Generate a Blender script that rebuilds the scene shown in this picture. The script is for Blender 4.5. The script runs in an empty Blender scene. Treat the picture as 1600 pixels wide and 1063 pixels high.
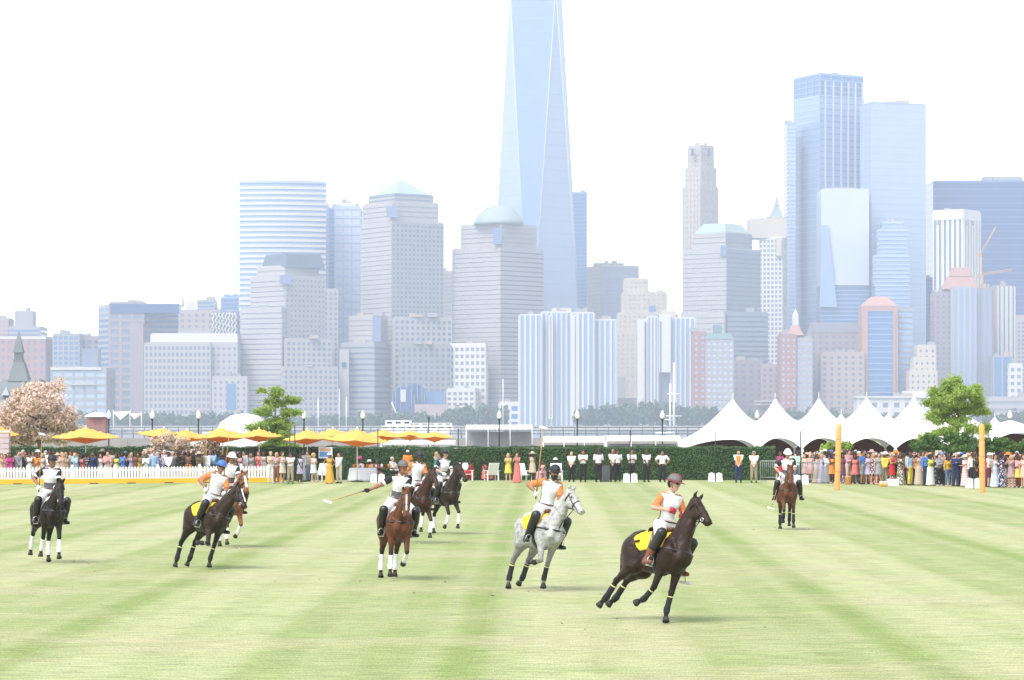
import bpy, bmesh, math, random
import numpy as np
from mathutils import Vector, Matrix
R = math.radians
random.seed(7)
rng = np.random.default_rng(7)
sc = bpy.context.scene
col = sc.collection

# ------------------------------------------------------------------ camera, sky, sun, exposure
F = 4400.0            # focal length in photo pixels (1600 wide)
EYE = 3.3
HOR = 662.0           # the horizon row
cam_data = bpy.data.cameras.new('camera')
cam = bpy.data.objects.new('camera', cam_data); col.objects.link(cam)
cam.location = (0, 0, EYE); cam.rotation_euler = (R(90), 0, 0)
cam_data.sensor_width = 36; cam_data.lens = 36 * F / 1600
cam_data.shift_y = (HOR - 531.5) / 1600
cam_data.clip_start = 0.5; cam_data.clip_end = 20000
sc.camera = cam

SUN_EL, SUN_AZ = 54, 215          # degrees; azimuth measured clockwise from +Y (behind the camera, to its left)
w = bpy.data.worlds.new('World'); sc.world = w; w.use_nodes = True
nt = w.node_tree; nt.nodes.clear()
sky = nt.nodes.new('ShaderNodeTexSky'); sky.sky_type = 'NISHITA'; sky.sun_disc = False
sky.sun_elevation = R(SUN_EL); sky.sun_rotation = R(SUN_AZ)
sky.air_density = 1.0; sky.dust_density = 1.2; sky.ozone_density = 1.0; sky.altitude = 0
hs = nt.nodes.new('ShaderNodeHueSaturation'); hs.inputs['Saturation'].default_value = 0.30
bg = nt.nodes.new('ShaderNodeBackground'); bg.inputs['Strength'].default_value = 0.15
wo = nt.nodes.new('ShaderNodeOutputWorld')
nt.links.new(sky.outputs[0], hs.inputs['Color']); nt.links.new(hs.outputs[0], bg.inputs['Color'])
nt.links.new(bg.outputs[0], wo.inputs['Surface'])
sun_data = bpy.data.lights.new('sun', 'SUN'); sun_data.energy = 1.5; sun_data.angle = R(25); sun_data.color = (1.0, 0.95, 0.88)
sun = bpy.data.objects.new('sun', sun_data); col.objects.link(sun)
sd = Vector((math.sin(R(SUN_AZ)) * math.cos(R(SUN_EL)), math.cos(R(SUN_AZ)) * math.cos(R(SUN_EL)), math.sin(R(SUN_EL))))
sun.rotation_euler = (-sd).to_track_quat('-Z', 'Y').to_euler(); sun.location = sd * 800
sc.view_settings.view_transform = 'Standard'; sc.view_settings.look = 'None'
sc.view_settings.exposure = 1.35; sc.view_settings.gamma = 1.0; sc.view_settings.use_curve_mapping = False
sc.cycles.max_bounces = 6; sc.cycles.diffuse_bounces = 3; sc.cycles.glossy_bounces = 3
sc.cycles.transparent_max_bounces = 8; sc.cycles.volume_bounces = 2
sc.cycles.use_denoising = True
sc.cycles.use_adaptive_sampling = True

# ------------------------------------------------------------------ helpers
def PX(px, d): return (px - 800.0) * d / F           # a photo column at distance d, as X
def PZ(py, d): return EYE + (HOR - py) * d / F       # a photo row at distance d, as Z
def GD(py): return EYE * F / (py - HOR)              # the distance of a ground point seen at row py

def srgb(h):
    h = h.lstrip('#'); c = [int(h[i:i + 2], 16) / 255 for i in (0, 2, 4)]
    return tuple(v / 12.92 if v <= 0.04045 else ((v + 0.055) / 1.055) ** 2.4 for v in c)

MATS = {}
def mat(name, color, rough=0.7, metal=0.0, var=0.12, scale=6.0, bump=0.0, bscale=40.0, spec=0.3, sheen=0.0, coords='Object', transl=0.0):
    if name in MATS: return MATS[name]
    if isinstance(color, str): color = srgb(color)
    m = bpy.data.materials.new(name); m.use_nodes = True
    n = m.node_tree; b = n.nodes['Principled BSDF']
    b.inputs['Roughness'].default_value = rough; b.inputs['Metallic'].default_value = metal
    b.inputs['Specular IOR Level'].default_value = spec
    if sheen: b.inputs['Sheen Weight'].default_value = sheen
    tc = n.nodes.new('ShaderNodeTexCoord')
    nz = n.nodes.new('ShaderNodeTexNoise'); nz.inputs['Scale'].default_value = scale; nz.inputs['Detail'].default_value = 4
    n.links.new(tc.outputs[coords], nz.inputs['Vector'])
    mx = n.nodes.new('ShaderNodeMix'); mx.data_type = 'RGBA'
    mx.inputs['A'].default_value = (*[max(0, c * (1 - var)) for c in color], 1)
    mx.inputs['B'].default_value = (*[min(1, c * (1 + var)) for c in color], 1)
    n.links.new(nz.outputs['Fac'], mx.inputs['Factor']); n.links.new(mx.outputs['Result'], b.inputs['Base Color'])
    if bump:
        nb = n.nodes.new('ShaderNodeTexNoise'); nb.inputs['Scale'].default_value = bscale; nb.inputs['Detail'].default_value = 3
        n.links.new(tc.outputs[coords], nb.inputs['Vector'])
        bp = n.nodes.new('ShaderNodeBump'); bp.inputs['Strength'].default_value = bump; bp.inputs['Distance'].default_value = 0.02
        n.links.new(nb.outputs['Fac'], bp.inputs['Height']); n.links.new(bp.outputs['Normal'], b.inputs['Normal'])
    if transl:
        b.inputs['Transmission Weight'].default_value = 0.0
        tr = n.nodes.new('ShaderNodeBsdfTranslucent'); n.links.new(mx.outputs['Result'], tr.inputs['Color'])
        ms = n.nodes.new('ShaderNodeMixShader'); ms.inputs[0].default_value = transl
        out = n.nodes['Material Output']
        n.links.new(b.outputs[0], ms.inputs[1]); n.links.new(tr.outputs[0], ms.inputs[2]); n.links.new(ms.outputs[0], out.inputs['Surface'])
    MATS[name] = m
    return m

def tag(o, label=None, cat=None, group=None, kind=None):
    if label: o['label'] = label
    if cat: o['category'] = cat
    if group: o['group'] = group
    if kind: o['kind'] = kind
    return o

def empty(name, loc=(0, 0, 0), rot=(0, 0, 0), label=None, cat=None, group=None):
    o = bpy.data.objects.new(name, None); col.objects.link(o)
    o.location = loc; o.rotation_euler = rot; o.empty_display_size = 0.2
    return tag(o, label, cat, group)

def link(name, me, material=None, parent=None, loc=(0, 0, 0), rot=(0, 0, 0), own=False):
    """One mesh object; own=True keeps the material on the object so that mesh data can be shared."""
    o = bpy.data.objects.new(name, me); col.objects.link(o)
    o.parent = parent; o.location = loc; o.rotation_euler = rot
    if material is not None:
        if own:
            if not me.materials: me.materials.append(material)
            o.material_slots[0].link = 'OBJECT'; o.material_slots[0].material = material
        elif not me.materials: me.materials.append(material)
    return o

class MB:
    """Collects boxes, tubes, prisms and quads; mesh() makes them one mesh."""
    def __init__(s): s.v = []; s.f = []; s.smooth = []
    def add(s, vs, fs, smooth=False):
        n = len(s.v); s.v += [tuple(p) for p in vs]; s.f += [tuple(i + n for i in f) for f in fs]; s.smooth += [smooth] * len(fs)
        return s
    def box(s, x0, x1, y0, y1, z0, z1):
        return s.add([(x0, y0, z0), (x1, y0, z0), (x1, y1, z0), (x0, y1, z0), (x0, y0, z1), (x1, y0, z1), (x1, y1, z1), (x0, y1, z1)],
                     [(0, 3, 2, 1), (4, 5, 6, 7), (0, 1, 5, 4), (1, 2, 6, 5), (2, 3, 7, 6), (3, 0, 4, 7)])
    def prism(s, poly, z0, z1, top=None):
        """poly counter-clockwise in plan; top: another polygon of as many points at z1."""
        top = top or poly; n = len(poly)
        vs = [(p[0], p[1], z0) for p in poly] + [(p[0], p[1], z1) for p in top]
        fs = [tuple(range(n - 1, -1, -1)), tuple(range(n, 2 * n))] + [(i, (i + 1) % n, n + (i + 1) % n, n + i) for i in range(n)]
        return s.add(vs, fs)
    def tube(s, pts, rad, n=8, caps=True, smooth=True):
        pts = [Vector(p) for p in pts]
        rad = rad if isinstance(rad, (list, tuple)) else [rad] * len(pts)
        vs, fs = [], []
        up = None
        for i, p in enumerate(pts):
            t = (pts[min(i + 1, len(pts) - 1)] - pts[max(i - 1, 0)])
            if t.length < 1e-9: t = Vector((0, 0, 1))
            t.normalize()
            if up is None: up = Vector((0, 0, 1)) if abs(t.z) < .9 else Vector((1, 0, 0))
            a = t.cross(up)
            if a.length < 1e-6: a = t.cross(Vector((0, 1, 0)))
            a.normalize(); b = a.cross(t).normalized(); up = b
            for k in range(n):
                an = 2 * math.pi * k / n
                vs.append(p + (a * math.cos(an) + b * math.sin(an)) * rad[i])
        for i in range(len(pts) - 1):
            for k in range(n):
                fs.append((i * n + k, i * n + (k + 1) % n, (i + 1) * n + (k + 1) % n, (i + 1) * n + k))
        s.add(vs, fs, smooth)
        if caps:
            m = len(s.v) - len(vs)
            s.f += [tuple(m + k for k in range(n - 1, -1, -1)), tuple(m + (len(pts) - 1) * n + k for k in range(n))]; s.smooth += [False, False]
        return s
    def strap(s, pts, wdir, width, thick=0.008):
        """A flat strap along pts; wdir: the direction of its width."""
        pts = [Vector(p) for p in pts]; wd = wdir if isinstance(wdir, list) else [wdir] * len(pts)
        vs, fs = [], []
        for i, p in enumerate(pts):
            t = (pts[min(i + 1, len(pts) - 1)] - pts[max(i - 1, 0)]).normalized()
            wv = Vector(wd[i]); wv = (wv - t * wv.dot(t)).normalized(); nrm = t.cross(wv)
            for a, b in ((-1, -1), (1, -1), (1, 1), (-1, 1)):
                vs.append(p + wv * (a * width / 2) + nrm * (b * thick / 2))
        for i in range(len(pts) - 1):
            for k in range(4): fs.append((i * 4 + k, i * 4 + (k + 1) % 4, i * 4 + 4 + (k + 1) % 4, i * 4 + 4 + k))
        e = 4 * (len(pts) - 1)
        fs += [(3, 2, 1, 0), (e, e + 1, e + 2, e + 3)]
        return s.add(vs, fs)
    def lathe(s, prof, n=16, c=(0, 0), sx=1, sy=1, smooth=True):
        vs = []; fs = []
        for r, z in prof:
            for k in range(n):
                a = 2 * math.pi * k / n; vs.append((c[0] + r * sx * math.cos(a), c[1] + r * sy * math.sin(a), z))
        for i in range(len(prof) - 1):
            for k in range(n): fs.append((i * n + k, i * n + (k + 1) % n, (i + 1) * n + (k + 1) % n, (i + 1) * n + k))
        fs += [tuple(range(n - 1, -1, -1)), tuple((len(prof) - 1) * n + k for k in range(n))]
        return s.add(vs, fs, smooth)
    def mesh(s, name='mesh'):
        me = bpy.data.meshes.new(name); me.from_pydata(s.v, [], s.f)
        me.polygons.foreach_set('use_smooth', s.smooth); me.update()
        return me
    def build(s, name, material, parent=None, loc=(0, 0, 0), rot=(0, 0, 0), kind=None):
        o = link(name, s.mesh(name), material, parent, loc, rot)
        if kind: o['kind'] = kind
        return o

def quads_mesh(name, V, smooth=False):
    """V: (n,4,3) array -> a mesh of n quads."""
    n = len(V); me = bpy.data.meshes.new(name)
    me.vertices.add(4 * n); me.vertices.foreach_set('co', V.reshape(-1).astype(np.float32))
    me.loops.add(4 * n); me.loops.foreach_set('vertex_index', np.arange(4 * n, dtype=np.int32))
    me.polygons.add(n); me.polygons.foreach_set('loop_start', np.arange(0, 4 * n, 4, dtype=np.int32))
    if smooth: me.polygons.foreach_set('use_smooth', np.ones(n, dtype=bool))
    me.update(calc_edges=True); me.validate()
    return me

# ------------------------------------------------------------------ organic surfaces: blended rounded limbs -> one continuous mesh
def rc(a, b, ra, rb, flat=None, k=None): return ('rc', np.array(a, float), np.array(b, float), ra, rb, flat, k)
def el(c, r, rot=None, k=None): return ('el', np.array(c, float), np.array(r, float), None if rot is None else np.array(rot, float), 0, None, k)

def _sdf_one(p, P):
    if p[0] == 'rc':
        _, a, b, ra, rb, flat, _k = p
        ab = b - a; L = max(ab.dot(ab), 1e-9)
        t = np.clip(((P - a) @ ab) / L, 0, 1)
        q = P - a - t[..., None] * ab
        if flat is not None:
            nn = np.array(flat[0], float); nn /= np.linalg.norm(nn)
            c = q @ nn; q = q + c[..., None] * nn * (flat[1] - 1)
        return np.sqrt((q * q).sum(-1)) - (ra + (rb - ra) * t)
    _, c, r, rot = p[:4]
    q = P - c
    if rot is not None: q = q @ rot
    s = np.sqrt(((q / r) ** 2).sum(-1)); s2 = np.sqrt(((q / (r * r)) ** 2).sum(-1))
    return s * (s - 1) / np.maximum(s2, 1e-6)

def sdf_mesh(name, prims, res=0.02, k=0.03, inflate=0.0, clips=(), smooth_it=1):
    """Surface nets over the smooth union of prims; clips: (point, normal) keep the side the normal points away from."""
    lo = np.full(3, 1e9); hi = -lo
    bbs = []
    for p in prims:
        if p[0] == 'rc':
            m = max(p[3], p[4]) * 1.05; a = np.minimum(p[1], p[2]) - m; b = np.maximum(p[1], p[2]) + m
        else:
            m = max(p[2]) if p[3] is not None else p[2]; a = p[1] - m; b = p[1] + m
        bbs.append((a, b)); lo = np.minimum(lo, a); hi = np.maximum(hi, b)
    pad = inflate + 3 * res; lo = lo - pad; hi = hi + pad
    n = np.ceil((hi - lo) / res).astype(int) + 1
    Fd = np.full(n, 9.0, dtype=np.float32)
    ax = [lo[i] + res * np.arange(n[i]) for i in range(3)]
    for p, (a, b) in zip(prims, bbs):
        kk = p[6] if p[6] is not None else k
        mg = pad + abs(kk)
        i0 = np.maximum(((a - mg - lo) / res).astype(int), 0); i1 = np.minimum(((b + mg - lo) / res).astype(int) + 2, n)
        sl = tuple(slice(i0[i], i1[i]) for i in range(3))
        G = np.stack(np.meshgrid(*[ax[i][sl[i]] for i in range(3)], indexing='ij'), -1)
        d = _sdf_one(p, G).astype(np.float32); f = Fd[sl]
        if kk < 0:          # a smooth hollow
            d = -d; h = np.maximum(-kk - np.abs(f - d), 0) / -kk
            Fd[sl] = np.maximum(f, d) + h * h * -kk * 0.25; continue
        h = np.maximum(kk - np.abs(f - d), 0) / kk
        Fd[sl] = np.minimum(f, d) - h * h * kk * 0.25
    Fd -= inflate
    for pt, nm in clips:
        nm = np.array(nm, float); nm /= np.linalg.norm(nm); pt = np.array(pt, float)
        d = ((ax[0] - pt[0]) * nm[0])[:, None, None] + ((ax[1] - pt[1]) * nm[1])[None, :, None] + ((ax[2] - pt[2]) * nm[2])[None, None, :]
        Fd = np.maximum(Fd, d.astype(np.float32))
    S = Fd < 0
    c = [m - 1 for m in n]
    acc = np.zeros((*c, 3), np.float32); cnt = np.zeros(c, np.float32)
    def sub(A, o): return A[o[0]:o[0] + c[0], o[1]:o[1] + c[1], o[2]:o[2] + c[2]]
    for axis in range(3):
        others = [i for i in range(3) if i != axis]
        for u in (0, 1):
            for v in (0, 1):
                o0 = [0, 0, 0]; o0[others[0]] = u; o0[others[1]] = v; o1 = list(o0); o1[axis] = 1
                f0, f1 = sub(Fd, o0), sub(Fd, o1); x = (f0 < 0) != (f1 < 0)
                t = np.where(x, f0 / np.where(x, f0 - f1, 1), 0)
                for i in range(3):
                    acc[..., i] += np.where(x, (o0[i] + (t if i == axis else 0)), 0)
                cnt += x
    act = cnt > 0
    idx = np.full(c, -1, np.int64); na = int(act.sum()); idx[act] = np.arange(na)
    base = np.stack(np.nonzero(act), -1)
    V = lo + res * (base + acc[act] / cnt[act][:, None])
    quads = []
    for axis in range(3):
        o = [i for i in range(3) if i != axis]
        s0 = [slice(None)] * 3; s1 = [slice(None)] * 3
        s0[axis] = slice(0, n[axis] - 1); s1[axis] = slice(1, n[axis])
        X = S[tuple(s0)] != S[tuple(s1)]
        X2 = X.copy()
        for j in o:
            e = [slice(None)] * 3; e[j] = 0; X2[tuple(e)] = False; e[j] = -1; X2[tuple(e)] = False
        I = np.stack(np.nonzero(X2), -1)
        if not len(I): continue
        ins = S[tuple(s0)][X2]
        du = np.zeros(3, int); dv = np.zeros(3, int); du[o[0]] = 1; dv[o[1]] = 1
        q = np.stack([idx[tuple((I - du - dv).T)], idx[tuple((I - dv).T)], idx[tuple(I.T)], idx[tuple((I - du).T)]], -1)
        flip = ins if axis != 1 else ~ins
        q[~flip] = q[~flip][:, ::-1]
        quads.append(q)
    Q = np.concatenate(quads); Q = Q[(Q >= 0).all(1)]
    for _ in range(smooth_it):
        s = np.zeros_like(V); m = np.zeros(len(V)); N = len(V)
        for a in range(4):
            for b in ((a + 1) % 4, (a + 3) % 4):
                for i in range(3): s[:, i] += np.bincount(Q[:, a], weights=V[Q[:, b], i], minlength=N)
                m += np.bincount(Q[:, a], minlength=N)
        V = V * 0.5 + 0.5 * s / np.maximum(m, 1)[:, None]
    me = bpy.data.meshes.new(name)
    me.vertices.add(len(V)); me.vertices.foreach_set('co', V.reshape(-1).astype(np.float32))
    me.loops.add(4 * len(Q)); me.loops.foreach_set('vertex_index', Q.reshape(-1).astype(np.int32))
    me.polygons.add(len(Q)); me.polygons.foreach_set('loop_start', np.arange(0, 4 * len(Q), 4, dtype=np.int32))
    me.polygons.foreach_set('use_smooth', np.ones(len(Q), dtype=bool))
    me.update(calc_edges=True); me.validate()
    return me
# ------------------------------------------------------------------ the ground, the river, the far shore
def grass_material():
    m = bpy.data.materials.new('mown_grass'); m.use_nodes = True
    n = m.node_tree; b = n.nodes['Principled BSDF']; b.inputs['Roughness'].default_value = 0.9; b.inputs['Specular IOR Level'].default_value = 0.15
    N, Lk = n.nodes.new, n.links.new
    geo = N('ShaderNodeNewGeometry'); sep = N('ShaderNodeSeparateXYZ'); Lk(geo.outputs['Position'], sep.inputs[0])
    def math_(op, a, bb=None, c=None):
        q = N('ShaderNodeMath'); q.operation = op
        for i, vv in enumerate((a, bb, c)):
            if vv is None: continue
            if isinstance(vv, (int, float)): q.inputs[i].default_value = vv
            else: Lk(vv, q.inputs[i])
        return q.outputs[0]
    def noise(scale, vec, detail=4, rough=0.6):
        q = N('ShaderNodeTexNoise'); q.inputs['Scale'].default_value = scale; q.inputs['Detail'].default_value = detail; q.inputs['Roughness'].default_value = rough
        Lk(vec, q.inputs['Vector']); return q.outputs['Fac']
    def mapping(sx, sy, sz=1):
        q = N('ShaderNodeMapping'); q.inputs['Scale'].default_value = (sx, sy, sz); Lk(geo.outputs['Position'], q.inputs['Vector']); return q.outputs[0]
    def ramp(fac, stops):
        q = N('ShaderNodeValToRGB'); e = q.color_ramp.elements
        while len(e) < len(stops): e.new(0.5)
        for i, (p, c) in enumerate(stops): e[i].position = p; e[i].color = (*c, 1) if len(c) == 3 else c
        Lk(fac, q.inputs[0]); return q.outputs[0]
    def mix(fac, a, bb, mode='MIX'):
        q = N('ShaderNodeMix'); q.data_type = 'RGBA'; q.blend_type = mode
        if isinstance(fac, (int, float)): q.inputs['Factor'].default_value = fac
        else: Lk(fac, q.inputs['Factor'])
        for k, vv in (('A', a), ('B', bb)):
            if isinstance(vv, tuple): q.inputs[k].default_value = (*vv, 1)
            else: Lk(vv, q.inputs[k])
        return q.outputs['Result']
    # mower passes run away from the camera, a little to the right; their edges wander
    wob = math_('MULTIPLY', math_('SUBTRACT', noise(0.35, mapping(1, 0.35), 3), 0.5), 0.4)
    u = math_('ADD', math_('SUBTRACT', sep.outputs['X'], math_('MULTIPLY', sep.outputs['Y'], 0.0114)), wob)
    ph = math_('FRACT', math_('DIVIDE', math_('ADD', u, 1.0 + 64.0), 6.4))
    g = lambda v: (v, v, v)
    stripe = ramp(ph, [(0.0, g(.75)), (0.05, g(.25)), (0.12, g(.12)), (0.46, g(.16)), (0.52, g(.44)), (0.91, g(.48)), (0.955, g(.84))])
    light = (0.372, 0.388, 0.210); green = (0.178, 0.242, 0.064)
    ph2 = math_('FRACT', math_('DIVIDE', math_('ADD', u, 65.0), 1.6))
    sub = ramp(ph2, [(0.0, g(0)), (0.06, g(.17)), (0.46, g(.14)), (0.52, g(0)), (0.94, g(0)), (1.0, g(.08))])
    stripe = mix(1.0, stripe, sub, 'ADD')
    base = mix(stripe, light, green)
    dry = ramp(noise(0.22, mapping(0.55, 1.0), 5, .62), [(0.46, g(0)), (0.62, g(1))])
    base = mix(math_('MULTIPLY', dry, 0.5), base, (0.385, 0.345, 0.220))
    lush = ramp(noise(0.5, mapping(0.4, 1.3), 4, .6), [(0.5, g(0)), (0.72, g(1))])
    base = mix(math_('MULTIPLY', lush, 0.45), base, (0.190, 0.260, 0.085))
    # blades: fine streaks, wider than long
    fine = noise(9.0, mapping(0.16, 0.95), 5, .75)
    base = mix(0.75, base, ramp(fine, [(0.34, g(.56)), (0.5, g(.99)), (0.66, g(1.44))]), 'MULTIPLY')
    finer = noise(42.0, mapping(1.0, 0.13), 3, .8)
    base = mix(0.42, base, ramp(finer, [(0.32, g(.4)), (0.5, g(1.0)), (0.68, g(1.6))]), 'MULTIPLY')
    Lk(base, b.inputs['Base Color'])
    bp = N('ShaderNodeBump'); bp.inputs['Strength'].default_value = 0.5; bp.inputs['Distance'].default_value = 0.03
    Lk(finer, bp.inputs['Height']); Lk(bp.outputs['Normal'], b.inputs['Normal'])
    return m
M_grass = grass_material()
def struct(mb, name, m): return tag(mb.build(name, m), kind='structure')
struct(MB().box(-1500, 1500, -200, 336, -2.3, 0.0), 'polo_field', M_grass)
struct(MB().box(-1500, 1500, 205, 335, -0.01, 0.006), 'promenade_ground', mat('worn_path', (.24, .23, .20), .9, var=.25, scale=.3, coords='Object'))
m_w = mat('river_water', (.10, .15, .19), .12, var=.2, scale=.02, bump=.6, bscale=.4, spec=.5)
struct(MB().box(-2000, 2000, -240, 3040, -3.4, -2.4), 'river', m_w)
struct(MB().box(-1990, 1990, 2345, 3030, -2.6, 0.6), 'far_shore', mat('city_ground', (.28, .27, .26), .9, scale=.02))

# ------------------------------------------------------------------ city facades
def bm(name, c, rough=.75, metal=0.0, var=.07):
    if name in MATS: return MATS[name]
    q = .66 if metal == 0 else .8          # weathered city stone and tinted glass
    return mat(name, tuple(v * q for v in c), rough, metal * .45, var=var, scale=.03, spec=.35)
W_pale = bm('pale_granite', (.47, .45, .45)); W_white = bm('white_concrete', (.72, .70, .66)); W_cream = bm('cream_stone', (.62, .55, .47))
W_pink = bm('pink_granite', (.45, .36, .35)); W_brick = bm('red_brick_facade', (.40, .22, .20)); W_grey = bm('grey_cladding', (.36, .37, .39))
W_lilac = bm('mauve_brick', (.34, .28, .31)); W_tan = bm('tan_stone', (.48, .40, .33)); W_rose = bm('rose_brick', (.52, .30, .25))
G_blue = bm('blue_glass', (.09, .20, .40), .18, .35); G_dark = bm('dark_blue_glass', (.02, .075, .22), .2, .25)
G_pale = bm('pale_glass', (.38, .47, .64), .2, .3); G_mid = bm('grey_glass', (.17, .21, .30), .25, .2); G_sky = bm('sky_glass', (.25, .36, .56), .2, .3)
G_win = bm('corner_glass', (.17, .22, .36), .3, .1)
G_white = bm('white_glass', (.50, .55, .68), .2, .1)
M_mint = bm('verdigris_copper', (.38, .49, .47)); M_slate = bm('slate_roof', (.10, .14, .21)); M_roofg = bm('flat_roof', (.35, .36, .38))
M_steel = bm('bright_steel', (.75, .78, .82), .3, .6)

def foot(l, r, d, c=None, dep=30.0):
    if c is None:
        return [(PX(l, d), d), (PX(r, d), d), (PX(r, d), d + dep), (PX(l, d), d + dep)]
    wl, wr = (c - l) * d / F, (r - c) * d / F
    t = min(max(wr / max(wl, .1), .35), 2.6)
    a, b = wl * t, wr / t
    L, C, Rr = (PX(l, d + a), d + a), (PX(c, d), d), (PX(r, d + b), d + b)
    return [L, C, Rr, (L[0] + Rr[0] - C[0], L[1] + Rr[1] - C[1])]

prng = random.Random(5)
def obox(mb, A, B, s0, s1, o0, o1, z0, z1):
    """A box on the wall A-B: s along the wall (0..1 of its length in metres), o outwards."""
    A, B = Vector((*A, 0)), Vector((*B, 0)); u = (B - A).normalized(); n = Vector((u.y, -u.x, 0))
    p = [A + u * s + n * o for s, o in ((s0, o1), (s1, o1), (s1, o0), (s0, o0))]
    mb.prism([(q.x, q.y) for q in p], z0, z1)

def facade(B, A, C, z0, z1, style, m, fl=3.9, bay=None, wp=.45, hs=.5, proud=.5, each=False, name=None):
    L = math.hypot(C[0] - A[0], C[1] - A[1]); H = z1 - z0
    if style == 'plain' or L < 2: return
    nz = max(2, round(H / fl)); nx = max(2, round(L / (bay or fl)))
    def put(fn, nm, many):
        if each and many <= 60:
            for i in range(many):
                mb = MB(); fn(mb, i); mb.build(nm, m, B)
        else:
            mb = MB()
            for i in range(many): fn(mb, i)
            mb.build('facade_' + nm, m, B, kind='stuff')
    pz, px_ = H / nz, L / nx
    if style in ('grid', 'bands', 'lines'):
        h = pz * hs
        put(lambda mb, i: obox(mb, A, C, -.01, L + .01, .02, proud, z0 + i * pz + (pz - h), z0 + (i + 1) * pz - (.05 if i < nz - 1 else 0)), 'spandrel', nz)
    if style in ('grid', 'ribs'):
        q = px_ * wp; pr = proud * 1.25
        put(lambda mb, i: obox(mb, A, C, min(max(i * px_ - q / 2, -.02), L - q / 2), max(min(i * px_ + q / 2, L + .02), q / 2), .03, pr, z0 - .02, z1 + .04), 'pier', nx + 1)

def block(B, l, r, top, d, c=None, dep=30, base=None, core=None, skin=None, style='grid', part='wall', roof=None, skin2=None, style2=None, cap=True, plant=True, hs1=None, **kw):
    P = foot(l, r, d, c, dep); z0 = 0.6 if base is None else PZ(base, d); z1 = PZ(top, d)
    MB().prism(P, z0, z1).build(part, core, B)
    if cap:
        cx = sum(p[0] for p in P) / 4; cy = sum(p[1] for p in P) / 4
        Q = [(cx + (p[0] - cx) * .985, cy + (p[1] - cy) * .985) for p in P]
        MB().prism(Q, z1 + .02, z1 + 1.2).build('parapet', roof or skin or core, B)
        wd = math.hypot(P[1][0] - P[0][0], P[1][1] - P[0][1]) + math.hypot(P[2][0] - P[1][0], P[2][1] - P[1][1])
        if plant and wd > 24:
            for _ in range(prng.choice((1, 2, 2, 3))):
                qx, qy = cx + wd * prng.uniform(-.16, .16), cy + prng.uniform(-4, 4); hw = wd * prng.uniform(.03, .09)
                MB().box(qx - hw, qx + hw, qy - 3, qy + 3, z1 + 1.2, z1 + prng.uniform(2.6, 5.2)).build('rooftop_plant', prng.choice((M_roofg, W_grey, W_tan)), B)
    if skin:
        facade(B, P[0], P[1], z0, z1, style, skin, **(dict(kw, hs=hs1) if hs1 else kw))
        facade(B, P[1], P[2], z0, z1, style2 or style, skin2 or skin, **kw)
        if c is None: facade(B, P[3], P[0], z0, z1, style, skin, **kw)
    return P, z1

def tower(name, label, x, d, cat='skyscraper'):
    return empty(name, (0, 0, 0), label=label, cat=cat)   # parts carry world coordinates

def box_part(B, name, m, l, r, top, bot, d, dep=14): return MB().box(PX(l, d), PX(r, d), d, d + dep, PZ(bot, d), PZ(top, d)).build(name, m, B)

# -- far left: railway terminal by the park, low brick blocks
T = tower('railway_terminal', 'grey green railway terminal with a pointed clock spire behind the cherry tree', 28, 800, 'terminal')
d = 800
def pyr(B, name, m, l, r, top, bot, d, dep=None, lt=None, rt=None):
    dep = dep or (r - l) * d / F; x0, x1 = PX(l, d), PX(r, d); a, b = (PX(lt, d), PX(rt, d)) if lt is not None else ((x0 + x1) / 2 - .05, (x0 + x1) / 2 + .05)
    k = (b - a) / max(x1 - x0, 1e-6); cy = d + dep / 2; h = dep * k / 2
    return MB().prism([(x0, d), (x1, d), (x1, d + dep), (x0, d + dep)], PZ(bot, d), PZ(top, d), [(a, cy - h), (b, cy - h), (b, cy + h), (a, cy + h)]).build(name, m, B)
M_terr = mat('terminal_slate', (.15, .17, .18), .8, scale=.2); M_terw = mat('terminal_stone', (.30, .30, .29), .85, scale=.2)
box_part(T, 'wall', M_terw, -60, 62, 625, 662, d, 30)
pyr(T, 'roof', M_terr, -64, 66, 592, 625, d, 31, 0, 50)
box_part(T, 'tower_wall', M_terr, 20.5, 35.5, 562, 596, d + 10, 3); pyr(T, 'tower_skirt', M_terr, 12, 44, 566, 596, d + 8, 6, 20, 36)
box_part(T, 'belfry', M_terw, 22, 34, 552, 562, d + 10.4, 2.2)
for q in (22, 25.5, 29, 32.5): box_part(T, 'belfry_post', M_terr, q, q + 1.6, 551, 562, d + 10.1, 2.8)
pyr(T, 'spire', M_terr, 20, 36, 517, 551, d + 10, 3)
for q in (-20, 2, 46): pyr(T, 'dormer', M_terw, q, q + 12, 604, 618, d - .6, 4); 
T = tower('apartment_block', 'red brown block with white cornice and grey penthouse behind the terminal spire', 30, 2700, 'building')
block(T, -40, 71, 527, 2700, dep=60, core=G_mid, skin=W_brick, fl=7, bay=6, wp=.62, hs=.5)
box_part(T, 'cornice', W_white, -41, 72, 526, 530, 2699, 62)
block(T, 14, 63, 512, 2710, dep=40, base=526, core=G_blue, skin=W_grey, style='bands', fl=6); block(T, 23, 51, 488, 2712, dep=20, base=512, core=W_grey); block(T, -30, 13, 499, 2712, dep=30, base=526, core=W_pink, skin=W_pink, style='bands')
T = tower('office_block', 'small blue glass office block beside a darker brown wing, far shore', 100, 2700, 'building')
block(T, 83, 124, 523, 2700, dep=40, core=G_blue, skin=W_grey, style='grid', fl=5, bay=5, wp=.3, hs=.35); block(T, 124.2, 156, 527, 2720, dep=40, core=G_dark, skin=W_lilac, fl=6, bay=6)
T = tower('low_office_block', 'low pale blue office block with a white roof edge above cherry tree', 120, 2420, 'building')
block(T, 80, 166, 577, 2420, dep=50, core=G_pale, skin=W_grey, style='grid', fl=6, bay=9, wp=.2, hs=.4); box_part(T, 'cornice', W_white, 79, 158, 574, 578, 2418.5, 52)
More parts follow.
